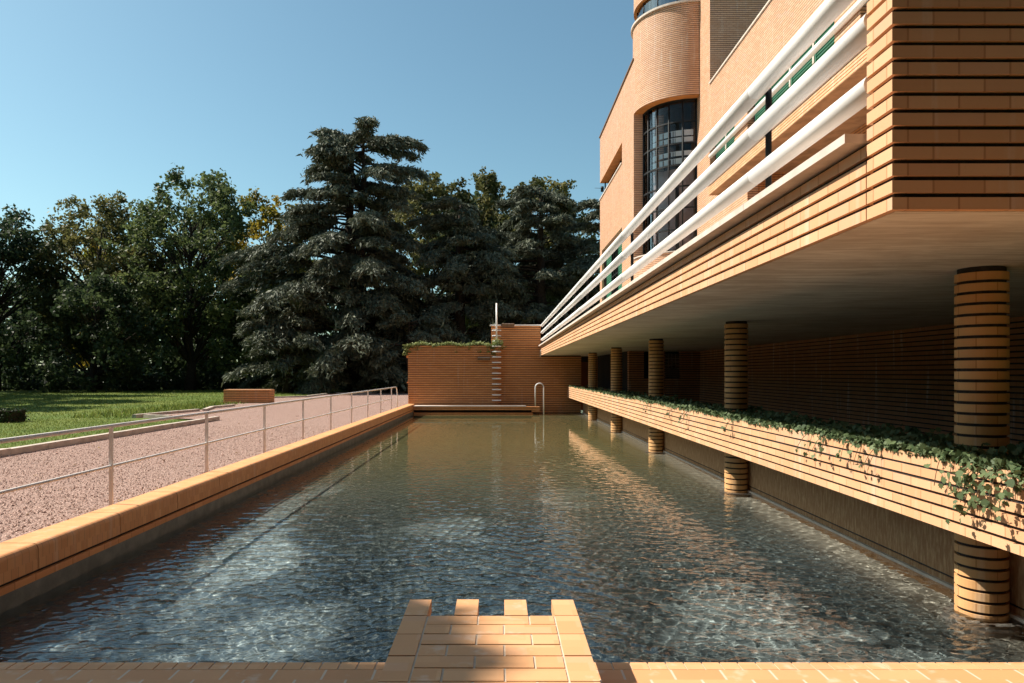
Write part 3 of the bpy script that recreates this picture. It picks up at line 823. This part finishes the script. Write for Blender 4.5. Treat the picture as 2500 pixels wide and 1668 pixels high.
# garden door of the wing with folded green shutters
mb = MB(); mb.box(WX + .29, WX + .32, 37.2, 39.4, 3, 8.9); o = part('window', mb, M['glass'], t)
mb = MB()
for k in range(5): mb.box(WX + .25, WX + .285, 37.2, 39.4, 3.2 + k * 1.3, 3.26 + k * 1.3)
for yy in (37.2, 37.92, 38.64, 39.36): mb.box(WX + .25, WX + .285, yy, yy + .05, 3, 8.9)
part('frame', mb, M['black'], o)
mb = MB(); mb.box(WX + .6, WX + .65, 34.7, 41.2, 3, 8.9); part('room', mb, M['dark_room'], o)
def shutter(y0, y1, z0, z1, xb, root, step=.075):
    mb = MB()
    mb.box(xb, xb + .03, y0, y1, z0, z1)
    z = z0 + .05
    while z < z1 - .05:
        mb.quad([(xb - .004, y0 + .05, z + .045), (xb - .03, y0 + .05, z), (xb - .03, y1 - .05, z), (xb - .004, y1 - .05, z + .045)][::-1])
        mb.quad([(xb - .03, y0 + .05, z), (xb - .002, y0 + .05, z - .01), (xb - .002, y1 - .05, z - .01), (xb - .03, y1 - .05, z)][::-1]); z += step
    mb.box(xb - .035, xb - .001, y0, y0 + .05, z0, z1); mb.box(xb - .035, xb - .001, y1 - .05, y1, z0, z1)
    return part('shutter', mb, M['green'], root)
for (a, b) in ((39.42, 41.28), (36.0, 37.18), (34.62, 35.98)): shutter(a, b, 3, 8.9, WX + .28, t, .12)

# rounded stair tower
A0, A1 = R(-100), R(90)
mb = MB(); mb.zo = 13.36 - 160 * CC
mb.arc_wall(CXr, CYr, 1.86, 2.3, A0, A1, 13.36, 17.2, 64, 0, mbot=2)
mb.arc_wall(CXr, CYr, 1.4, 2.3, 0, A1, 2.97, 6.86, 40, 0)
# jambs beside the bow window
mb.box(WX, WX + .44, CYr - .02, CYr + .02, 6.86, 13.36)
mb.box(VX - .05, VX + .02, 29.3, 29.76, 6.86, 13.36)
part('stair_tower_wall', mb, BF, t)
mb = MB(); mb.arc_wall(CXr, CYr, 1.4, 2.36, 0, A1, 6.861, 6.905, 40, 0); part('bow_sill', mb, M['stone'], t)
mb = MB(); mb.arc_wall(CXr, CYr, 1.8, 2.39, A0, A1, 17.2, 17.28, 64, 0); part('tower_coping', mb, M['stone'], t)
# bow window
r_ = 1.85
mb = MB(); mb.arc_wall(CXr, CYr, r_ - .012, r_, 0, A1, 6.91, 13.35, 20, 0); bow = part('window', mb, M['glass'], t)
bow['label'] = 'tall curved stair window with black glazing bars'
mb = MB()
P_ = lambda r, a, z: (CXr - r * math.cos(a), CYr - r * math.sin(a), z)
for k in range(6):
    a = A1 * k / 5
    a = min(max(a, R(.8)), R(89.2))
    mb.tube([P_(r_ + .02, a, 6.9), P_(r_ + .02, a, 13.36)], .04 if k in (0, 5) else .032, 6)
for k in range(8):
    z = 13.34 - .91 * k
    mb.arc_wall(CXr, CYr, r_ - .02, r_ + .035, 0, A1, z - (.06 if k == 0 else .034), z + .034, 24, 0)
part('glazing_bar', mb, M['black'], bow)
for (za, zb) in ((11.86, 12.10), (11.56, 11.80), (11.02, 11.22), (10.60, 10.92)):  # white bands added in place of the bright light seen through the glass
    mb = MB()
    for (aa, ab) in ((8, 14), (17, 33), (37, 43), (45, 53), (56, 58), (59.5, 61), (62, 71.5), (73.5, 86)):
        mb.arc_wall(CXr, CYr, 1.755, 1.765, R(aa), R(ab), za, zb, 4, 0)
    mb.arc_wall(CXr, CYr, 1.75, 1.754, R(8), R(86), zb - .02, zb - .005, 12, 0)
    part('sky_stripe', mb, M['sky_stripe'], bow)
mb = MB(); mb.arc_wall(CXr, CYr, 1.45, 1.47, R(2), R(89), 6.9, 10.56, 16, 0); part('curtain', mb, M['curtain'], bow)
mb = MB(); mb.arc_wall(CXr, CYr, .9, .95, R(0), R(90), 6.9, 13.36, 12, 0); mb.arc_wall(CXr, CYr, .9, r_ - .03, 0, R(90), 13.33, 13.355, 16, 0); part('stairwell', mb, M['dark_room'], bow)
# glazed lantern and drum above
mb = MB(); mb.arc_wall(CXr, CYr, 2.08, 2.1, A0, A1, 17.281, 18.0, 40, 0); lan = part('lantern_window', mb, M['sky_glass'], t)
for k in range(9):
    a = A0 + (A1 - A0) * k / 8; mb = MB(); mb.tube([P_(2.11, a, 17.28), P_(2.11, a, 18.0)], .02, 6); part('mullion', mb, M['black'], lan)
mb = MB(); mb.arc_wall(CXr, CYr, 1.0, 1.05, A0, A1, 17.2, 18.0, 20, 0); part('lantern_core', mb, simple('pale_core', (.45, .45, .47), .8), lan)
mb = MB(); mb.zo = 18; mb.arc_wall(CXr, CYr, .9, 2.26, A0, A1, 18.0, 21, 64, 0, mbot=2); part('upper_drum', mb, BF, t)
# main block: tower strip, facade
mb = MB(); mb.zo = 3.0; YT = 27.9
mb.box(VX - .05, VX + .3, YT, 29.3, 2.97, 21)            # tall strip
mb.box(VX + .3, 16, YT, YT + .3, 13.2, 21); mb.box(VX + .3, 16, 29.0, 31.9, 2.97, 21)
ST = (25.0, 27.9); SB = (17.56, 23.7); SCw = (9.5, 16.3)
zs, zh = 9.65, 11.15
X0, X1 = VX - .05, VX + .3
mb.box(X0, X1, 2, YT, zh, 13.2)                           # above windows
mb.box(X0, X1, 2, YT, 8.88, zs)                           # between canopy and windows
mb.box(X0, X1, SB[1], ST[0], zs, zh); mb.box(X0, X1, SCw[1], SB[0], zs, zh); mb.box(X0, X1, 2, SCw[0], zs, zh)
mb.box(X0, X1, 23.7, YT, 2.97, 8.88)                      # left of the recess
mb.box(X0, X1, 2, 23.7, 8.60, 8.88)
part('main_wall', mb, BF, t)
mb = MB(); mb.zo = 3; mb.box(9.9, 10.1, 2, 23.7, 2.97, 8.6); mb.box(VX + .3, 9.9, 23.71, 23.9, 2.97, 8.6); part('recess_wall', mb, [brick_mat('recess_shade_brick', (0.52, 0.235, 0.095), True, joint=.2, dark=(.07, .03, .02))], t)  # darker, redder brick: the shade of the recess is put into its colour
mb = MB(); mb.box(X0 - .05, X1 + .1, 2, YT - .002, 13.2, 13.26); part('parapet_coping', mb, M['stone'], t)
mb = MB(); mb.box(X1 + .1, 16, 2, YT, 13.0, 13.15); part('roof', mb, M['concrete'], t)
# canopy slab
mb = MB(); mb.courses(7.97, 8.345, 4.5, 26.8, 8.555, 4); part('canopy_fascia', mb, [M['brick'], M['mortar']], t)
mb = MB(); mb.box(7.975, 9.89, 4.5, 26.79, 8.535, 8.553); part('canopy_soffit', mb, M['brown_soffit'], t)
mb = MB(); mb.box(7.93, 8.345, 4.5, 26.84, 8.885, 8.93); part('canopy_coping', mb, M['stone'], t)
mb = MB(); mb.tube([(8.29, 27.62, 10.27), (8.29, 4, 10.27)], .085, 16)
for yy in (26.4, 23.9, 20.6, 17.2, 13.5): mb.tube([(8.29, yy, 10.27), (8.36, yy, 10.27)], .02, 6)
part('window_guard_rail', mb, M['white'], t)
for (a, b) in (ST, SB, SCw):
    mb = MB(); mb.box(VX + .20, VX + .21, a, b, zs, zh); o = part('window', mb, M['sky_glass'], t)
    mb = MB(); mb.box(VX + .16, VX + .22, b - .10, b, zs, zh); mb.box(VX + .16, VX + .22, a, a + .06, zs, zh); mb.box(VX + .3, VX + .34, a, b, zs, zh)
    part('frame', mb, M['black'], o)
    mb = MB(); nsh = max(1, round((b - a) / 1.7)); wdt = (b - a) / nsh
    for k in range(1, nsh):
        mb = MB(); mb.box(VX + .10, VX + .17, a + k * wdt - .05, a + k * wdt + .05, zs, zh); part('mullion', mb, M['stone'], o)
    for k in range(nsh): shutter(a + k * wdt + .06, a + (k + 1) * wdt - (.26 if k == nsh - 1 else .06), zs + .02, zh - .02, VX + .16, o, .085)

t = thing('roof_floodlight', 'small dark floodlight on an arm at the open corner of the loggia', 'floodlight', (5.9, 42.2, 12.5))
mb = MB(); mb.tube([(6.3, 41.9, 12.75), (5.75, 42.2, 12.85)], .012, 6); part('arm', mb, M['black'], t)
mb = MB(); mb.box(6.1, 6.25, 42.0, 42.15, 12.66, 12.82); mb.tube([(6.18, 42.07, 12.6), (6.18, 42.07, 12.9)], .09, 8); part('lamp_head', mb, M['black'], t)

# ------------------------------------------------------------------ trees
def leaf_quads(P, size, aspect=.62, flat=0.0, jit=.35):
    n_ = len(P)
    d = rng.normal(0, 1, (n_, 3)); d[:, 2] += flat; d /= np.linalg.norm(d, axis=1)[:, None]
    a = rng.normal(0, 1, (n_, 3)); a -= d * (a * d).sum(1)[:, None]; a /= np.linalg.norm(a, axis=1)[:, None]
    b = np.cross(d, a)
    s_ = (size * rng.uniform(1 - jit, 1 + jit, n_))[:, None]
    a = a * s_ * .5; b = b * s_ * .5 * aspect
    V = np.stack([P - a, P - b * .9 - a * .1, P + a, P + b * .9 - a * .1], 1)
    return V.reshape(-1, 3)

def broad_tree(name, x, y, h, rad, base, mat, label, group='broadleaf trees behind the lawn', nclump=46, leaves=9000, size=.30, lean=0, seed=1, open_=.5, yellow=0.0):
    global rng
    keep = rng; rng = np.random.default_rng(seed)
    t = thing(name, label, 'tree', (x, y, .36), group)
    # limbs
    mb = MB(); r0 = .018 * h + .06
    ct = h * .80
    pts = [(x, y, .3)]; rs = [r0 * 1.35]; p = np.array([x, y, .3]); nseg = 7
    for i in range(1, nseg + 1):
        p = np.array([x + lean * i / nseg + rng.normal(0, .12), y + rng.normal(0, .12), .3 + ct * i / nseg]); pts.append(tuple(p)); rs.append(r0 * (1 - .8 * i / nseg))
    mb.tube(pts, rs, 8)
    # clump centres: uneven shell of an envelope, on limb ends
    cl = []
    for i in range(nclump):
        zf = rng.beta(1.35, 1.15); zc = base + (h - base) * (.06 + .90 * zf)
        env = math.sin(PI * min(.97, (.14 + .80 * zf))) ** .75
        rr = rad * env * (rng.uniform(.30, .95) ** .7)
        a = rng.uniform(0, 2 * PI)
        c = np.array([x + lean * zf + rr * math.cos(a), y + rr * .85 * math.sin(a), zc])
        cr = rng.uniform(.10, .19) * rad * (1.15 - .35 * zf) + .35
        cl.append((c, cr))
        zb = max(base * .55, zc - rr * rng.uniform(.5, 1.0)); k = min(nseg, max(1, int((zb - .3) / ct * nseg)))
        q = np.array(pts[k]); mid = (q + c) / 2 + np.array([rng.normal(0, .15), rng.normal(0, .15), rng.uniform(.1, .6)])
        lr = rs[k] * rng.uniform(.28, .5)
        if i % 2 == 0 or rr > rad * .5: mb.tube([tuple(q), tuple(mid), tuple(c)], [lr, lr * .6, .02], 5, cap=False)
    part('trunk', mb, M['bark'], t)
    wts = np.array([cr ** 2.2 for _, cr in cl]); wts /= wts.sum()
    V, T = [], []
    for (c, cr), wt in zip(cl, wts):
        n_ = int(leaves * wt)
        if n_ < 8: continue
        sub = max(3, int(n_ / 28))
        sc = rng.normal(0, 1, (sub, 3)); sc /= np.linalg.norm(sc, axis=1)[:, None]; sc *= (rng.uniform(.35, 1.0, sub) ** .5)[:, None] * cr; sc[:, 2] *= .72
        idx = rng.integers(0, sub, n_)
        P = c + sc[idx] + rng.normal(0, cr * .15 + .07, (n_, 3))
        V.append(leaf_quads(P, size, .7, .4))
        tt = np.clip(rng.beta(1.5, 2.2) + rng.normal(0, .15, n_) + yellow * rng.random(), 0, 1); T.append(tt)
    fast_mesh('crown', np.concatenate(V), 4, mat, np.concatenate(T), t, t.location)
    rng = keep
    return t

def cedar(x, y, h, prof, label, seed, nbr=120, side=None, trunks=1, group='dark cedars behind the pool', size=.44, dens=1.0):
    """prof(zf) -> branch reach in metres to (left, right); drooping flat sprays of needles"""
    global rng
    keep = rng; rng = np.random.default_rng(seed)
    t = thing('cedar_tree', label, 'tree', (x, y, .36), group)
    mb = MB(); tops = []
    for k in range(trunks):
        dx = (k - (trunks - 1) / 2) * .8
        pts = []; rs = []
        for i in range(9):
            f_ = i / 8
            pts.append((x + dx * min(1, f_ * 1.6) + rng.normal(0, .07), y + rng.normal(0, .1) + dx * .3, .3 + (h - .8 - 1.2 * abs(dx)) * f_)); rs.append((.042 * h) * (1 - .9 * f_) / (1 if trunks == 1 else 1.25) + .03)
        mb.tube(pts, rs, 8); tops.append(pts)
    V, T = [], []
    for b in range(nbr):
        zf = (b + rng.random()) / nbr
        zf = zf ** .92
        z0 = 1.5 + (h - 1.8) * zf
        a = rng.uniform(0, 2 * PI)
        L, Rr = prof(zf)
        ca = math.cos(a)
        reach = (Rr if ca > 0 else L) * (abs(ca)) ** 1.0 + (L + Rr) * .5 * .8 * (1 - abs(ca))
        reach *= rng.uniform(.45, 1.08)
        if reach < .5: reach = .5
        tp = tops[b % trunks]; k = min(8, int((z0 - .3) / (h - .8) * 8)); q = np.array(tp[k]); q[2] = z0
        rise = rng.uniform(.05, .28) * (1 - .3 * zf); droop = rng.uniform(.25, .5) * (1.1 - zf * .7)
        ns = 7; bp = []
        wob = rng.normal(0, .25)
        for i in range(ns + 1):
            s_ = i / ns; r = reach * s_
            bp.append(np.array([q[0] + r * math.cos(a + wob * s_), q[1] + r * math.sin(a + wob * s_), z0 + reach * (rise * s_ * 1.4 - droop * s_ ** 2.4)]))
        rb = .018 * reach + .02
        mb.tube([tuple(p) for p in bp], [rb * (1 - .85 * i / ns) for i in range(ns + 1)], 5, cap=False)
        # side sprays
        nsp = int((8 + reach * 8.5) * dens)
        for k in range(nsp):
            s_ = rng.uniform(.22, 1.0) ** .75; fi = min(ns - 1, int(s_ * ns)); fr = s_ * ns - fi
            p = bp[fi] * (1 - fr) + bp[fi + 1] * fr
            d = bp[fi + 1] - bp[fi]; d /= np.linalg.norm(d)
            sd = np.cross(d, (0, 0, 1)); sd /= np.linalg.norm(sd)
            sg = rng.choice((-1, 1)); sl = (.5 + .46 * reach * (1 - s_ * .62)) * rng.uniform(.3, .85)
            dirv = d * rng.uniform(.5, 1.1) + sd * sg * rng.uniform(.3, 1.0); dirv /= np.linalg.norm(dirv)
            nb = int(26 * dens) + 3
            tt = rng.uniform(0, sl, nb)[:, None]
            P = p + dirv * tt + np.array((0, 0, -1)) * (tt ** 1.6) * rng.uniform(.15, .42) + rng.normal(0, .15, (nb, 3)) * np.array((1, 1, .7))
            # elongated blades pointing out and down
            bd = dirv * rng.uniform(.4, 1, (nb, 1)) + rng.normal(0, .45, (nb, 3)); bd[:, 2] -= rng.uniform(.1, .7, nb); bd /= np.linalg.norm(bd, axis=1)[:, None]
            bs = rng.normal(0, 1, (nb, 3)) + np.array((0, 0, .3)); bs = np.cross(bd, bs); bs /= np.linalg.norm(bs, axis=1)[:, None]
            ln = size * rng.uniform(.5, 1.1, (nb, 1)); wd = ln * .15
            V.append(np.stack([P - bd * ln * .3 , P + bs * wd, P + bd * ln * .7, P - bs * wd], 1).reshape(-1, 3))
            base_t = .2 + .5 * rng.random()
            T.append(np.clip(base_t + rng.normal(0, .16, nb), 0, 1))
    part('trunk', mb, M['bark'], t)
    fast_mesh('crown', np.concatenate(V), 4, M['needle'], np.concatenate(T), t, t.location)
    rng = keep
    return t

# tall cedar in the middle: broad skirt, narrow waist, flat-topped head
def pr_main(zf):
    if zf < .58: return 10.2 - 3.4 * zf ** 1.5, 7.0 - 2.2 * zf
    if zf < .70: return 8.7 - (zf - .58) * 32, 5.4
    if zf < .90: return 4.6, 5.6
    return 3.4, 4.4
cedar(-10.6, 53, 20.0, pr_main, 'tallest spreading cedar, its head rising above all other trees', 17, nbr=165, trunks=2)
cone = lambda a, b, p=.8: (lambda zf: (a * (1 - zf) ** p + .8, b * (1 - zf) ** p + .8))
def flat(a, b):
    return lambda zf: (a * (1 - .55 * zf ** 2.5), b * (1 - .55 * zf ** 2.5))
cedar(-3.0, 55, 15.4, flat(6.0, 6.0), 'flat-topped cedar just right of the tallest cedar', 12, nbr=100)
cedar(3.4, 57, 17.0, flat(6.2, 5.4), 'pointed dark cedar behind the white pole', 13, nbr=104)
cedar(9.0, 59, 16.2, flat(6.0, 4.5), 'dark cedar partly hidden by the villa corner', 14, nbr=88)
cedar(-15.0, 50.5, 8.2, flat(3.9, 4.8), 'low cedar with drooping skirts left of the tallest cedar', 15, nbr=44)
cedar(-6.3, 49.5, 6.0, flat(3.6, 3.6), 'low cedar boughs in front of the tallest cedar', 16, nbr=30)

broad_tree('broadleaf_tree', -25.3, 58, 18.8, 6.2, 3.5, M['leaf_green'], 'tall airy green tree with bare limbs showing through', seed=21, nclump=120, leaves=22000, size=.31)
broad_tree('broadleaf_tree', -34.0, 60, 16.8, 6.2, 2.5, M['leaf_olive'], 'olive and rusty tree left of the tall airy tree', seed=22, nclump=100, leaves=20000, size=.31, yellow=.12)
broad_tree('broadleaf_tree', -40.6, 57, 15.2, 5.8, 1.5, M['leaf_dark'], 'dark green tree at the left edge of the photo', seed=23, nclump=100, leaves=20000, size=.31)
broad_tree('broadleaf_tree', -37.2, 67, 16.0, 4.4, 2.0, M['leaf_yellow'], 'yellow green tree glowing between the two leftmost trees', seed=24, nclump=54, leaves=10000, size=.32)
broad_tree('broadleaf_tree', -21.6, 66, 19.0, 4.4, 4.0, M['leaf_yellow'], 'tree with golden autumn top left of the tallest cedar', seed=25, nclump=80, leaves=15000, size=.34, yellow=.25)
broad_tree('broadleaf_tree', -29.5, 70, 17.0, 5.6, 2.0, M['leaf_dark'], 'dark tree filling the gap behind the tall airy tree', seed=26, nclump=70, leaves=13000, size=.34)
broad_tree('broadleaf_tree', -7.6, 76, 23.0, 6.4, 6.0, M['leaf_olive'], 'round olive crown showing above the flat-topped cedar', seed=27, nclump=90, leaves=20000, size=.40)
broad_tree('broadleaf_tree', -2.2, 77, 24.0, 5.4, 6.0, M['leaf_olive'], 'smaller round olive crown left of the highest right crowns', seed=28, nclump=80, leaves=17000, size=.40)
broad_tree('broadleaf_tree', 5.2, 77, 23.4, 6.2, 6.0, M['leaf_olive'], 'round rusty olive crown above the pointed dark cedar', seed=29, nclump=90, leaves=20000, size=.40)
broad_tree('broadleaf_tree', -3.6, 84, 23.0, 7.5, 6.0, M['leaf_dark'], 'dark round crown filling the gap between the olive crowns on the right', seed=33, nclump=120, leaves=22000, size=.44)
broad_tree('broadleaf_tree', -19.5, 57, 9.5, 4.2, .6, M['leaf_green'], 'bright lower tree between the airy tree and the cedar', seed=30, nclump=50, leaves=9000, size=.30)
broad_tree('broadleaf_tree', -31.0, 54, 9.0, 5.4, .4, M['leaf_dark'], 'low dark leafy tree under the olive tree', seed=31, nclump=54, leaves=10000, size=.31)
broad_tree('broadleaf_tree', -43.5, 52, 12.0, 4.6, .6, M['leaf_dark'], 'dark leafy tree cut by the left edge of the photo', seed=32, nclump=56, leaves=10000, size=.31)

# trees standing just outside the left of the view whose shadows lie on the lawn and the paving
broad_tree('shade_tree', -35.5, 38, 19.0, 5.0, 3.0, M['leaf_green'], 'middle of three tall leafy trees on the left lawn, just outside the photo', seed=41, nclump=70, leaves=9000, size=.50, group='shade trees on the left lawn')
broad_tree('shade_tree', -41.5, 47, 22.0, 5.5, 3.0, M['leaf_dark'], 'tallest leafy dark tree on the left lawn, just outside the photo, by the wood', seed=42, nclump=80, leaves=10000, size=.52, group='shade trees on the left lawn')
broad_tree('shade_tree', -30.5, 30.5, 14.5, 4.2, 2.5, M['leaf_green'], 'smallest leafy tree on the left lawn, outside the photo, beyond the box hedge', seed=45, nclump=60, leaves=8000, size=.48, group='shade trees on the left lawn')
broad_tree('shade_tree', -13.55, 4.2, 14.4, 2.8, 8.6, M['leaf_green'], 'leafy tree beside the pool, outside the photo, shading the near paving', seed=43, nclump=95, leaves=20000, size=.36, group='shade trees on the left lawn')

broad_tree('shade_tree', -14.5, -.6, 25.0, 4.9, 9.0, M['leaf_dark'], 'tall leafy tree added for shade behind the left of the photographer, outside the photo', seed=44, nclump=130, leaves=22000, size=.50, group='shade trees on the left lawn')  # unseen tree added to shade the deck and cut its bounce light

# dark undergrowth and the wood beyond, too dense to count
n_ = 26000
xx = rng.uniform(-62, 16, n_); hm = 1.6 + 1.2 * np.sin(xx * .9) + .8 * np.sin(xx * 2.3 + 1)
yy = 61 + rng.uniform(-2.5, 5, n_) + np.sin(xx * .5) * 1.2
P = np.stack([xx, yy, .4 + np.clip(hm, .6, 4) * rng.random(n_) ** 1.2], 1)
o = fast_mesh('undergrowth', leaf_quads(P, .42, .7), 4, M['leaf_dark'], rng.beta(1.2, 3, n_)); tag(o, kind='stuff')
n_ = 34000
xx = rng.uniform(-95, 40, n_); top = 11 + 3 * np.sin(xx * .21) + 1.6 * np.sin(xx * .55 + 2)
P = np.stack([xx, 88 + rng.uniform(-4, 6, n_), .4 + np.clip(top, 3, 18) * rng.random(n_) ** .8], 1)
o = fast_mesh('far_wood', leaf_quads(P, .95, .75), 4, M['leaf_dark'], rng.beta(1.2, 3, n_)); tag(o, kind='stuff')

n_ = 40000
an = rng.uniform(R(-62), R(190), n_); rd = rng.uniform(0, 5, n_)
# unseen wood added left and behind the camera to block sky light
an = np.where(an < R(60), an, an)
px_ = np.where(an < R(40), -70 - rd, -70 * np.cos(an - R(40)) - rd); py_ = 52 - (an - R(-62)) / R(252) * 90
xb = rng.uniform(-45, 40, n_); back = rng.random(n_) < .66
px_ = np.where(back, xb, -72 - rd); py_ = np.where(back, -8 - rd, rng.uniform(-14, 60, n_))
tp = np.where(back, 19 + 2 * np.sin(xb * .4), 13 + 2 * np.sin(py_ * .4))
P = np.stack([px_, py_, .4 + tp * rng.random(n_) ** .85], 1)
o = fast_mesh('added_blocker_wood', leaf_quads(P, 1.15, .75), 4, leaf_mat('dark_blocker_leaves', (.020, .024, .014), (.058, .056, .030), .1), rng.beta(1.2, 3, n_)); tag(o, kind='stuff')

# clipped box hedge at the left edge
t = thing('clipped_hedge', 'small clipped dark box hedge at the left edge of the lawn', 'hedge', (-14.9, 20.7, .36))
n_ = 5000; P = np.stack([rng.uniform(-16.4, -14.05, n_), rng.uniform(20.3, 21.2, n_), rng.uniform(.38, .76, n_)], 1)
fast_mesh('foliage', leaf_quads(P, .06, .7), 4, M['box'], rng.random(n_), t, t.location)
mb = MB(); mb.box(-16.3, -14.12, 20.38, 21.1, .36, .70); part('core', mb, M['earth'], t)

# grass blades on the lawn
def blades(n_, xr, yr, hgt):
    x = rng.uniform(*xr, n_); y = rng.uniform(*yr, n_)
    return np.stack([x, y, np.full(n_, .36)], 1), hgt
Ps, Hs = [], []
for n_, xr, yr, hg in ((26000, (-17, -8.5), (11, 22), .045), (26000, (-30, -11.6), (22, 40), .065), (14000, (-34, -11.4), (40, 60), .09), (6000, (-8.62, -8.48), (9, 21.2), .09), (1600, (-14, -11.6), (22.4, 34), .16)):
    P, h_ = blades(n_, xr, yr, hg); Ps.append(P); Hs.append(np.full(n_, h_))
P = np.concatenate(Ps); H = np.concatenate(Hs) * rng.uniform(.5, 1.3, len(P))
ok = ~((P[:, 0] > -12.9) & (P[:, 1] > 32.9) & (P[:, 1] < 40.5)) & ~((P[:, 0] > -11.6) & (P[:, 1] > 21.3))
P, H = P[ok], H[ok]
a = rng.uniform(0, 2 * PI, len(P)); dx = np.stack([np.cos(a), np.sin(a), np.zeros(len(P))], 1) * (H * .16)[:, None]
tip = P + np.stack([rng.normal(0, .35, len(P)) * H, rng.normal(0, .35, len(P)) * H, H], 1)
o = fast_mesh('grass', np.stack([P - dx, P + dx, tip], 1).reshape(-1, 3), 3, M['grass'], rng.random(len(P))); tag(o, kind='stuff')

n_ = 420
xx = np.concatenate([rng.uniform(-8.3, -4.1, 200), rng.uniform(-20, -8.6, 120), rng.uniform(-3.6, 3.4, 100)])
yy = np.concatenate([rng.uniform(5, 30, 200), rng.uniform(12, 40, 120), rng.uniform(3.3, 3.66, 100)])
zz_ = np.concatenate([np.full(200, .408), np.full(120, .42), np.full(100, .297)])
keep_ = ~((np.arange(n_) >= 320) | ((np.arange(n_) >= 320) & (np.abs(xx + .04) < .5)))
P = np.stack([xx, yy, zz_], 1)[keep_]
o = fast_mesh('fallen_leaves', leaf_quads(P, .055, .6, 3.5), 4, leaf_mat('dry_leaves', (.14, .07, .03), (.36, .22, .07), .2), rng.random(len(P))); tag(o, kind='stuff')

# loose stones lying on the near gravel
n_ = 16000
yy = 4.8 + (rng.random(n_) ** 1.6) * 14; xx = rng.uniform(-8.3, -4.12, n_)
C = np.stack([xx, yy, np.full(n_, .398)], 1)
oct_ = np.array([(1, 0, 0), (0, 1, 0), (-1, 0, 0), (0, -1, 0), (0, 0, .8)], dtype=np.float32)
tri = [(0, 1, 4), (1, 2, 4), (2, 3, 4), (3, 0, 4)]
s_ = rng.uniform(.006, .017, n_); rot = rng.uniform(0, 2 * PI, n_)
vs = np.repeat(oct_[None], n_, 0) * rng.uniform(.6, 1.4, (n_, 5, 1)) * s_[:, None, None]
cx_, sx_ = np.cos(rot)[:, None], np.sin(rot)[:, None]
vx = vs[:, :, 0] * cx_ - vs[:, :, 1] * sx_; vy = vs[:, :, 0] * sx_ + vs[:, :, 1] * cx_
vs = np.stack([vx, vy, vs[:, :, 2]], 2) + C[:, None, :]
Vt = np.concatenate([vs[:, list(q), :].reshape(n_, 1, 9) for q in tri], 1).reshape(-1, 3)
o = fast_mesh('loose_gravel', Vt, 3, leaf_mat('gravel_stones', (.30, .175, .140), (.66, .48, .40), 0.0, .9), np.repeat(rng.random(n_), 4)); tag(o, kind='stuff')
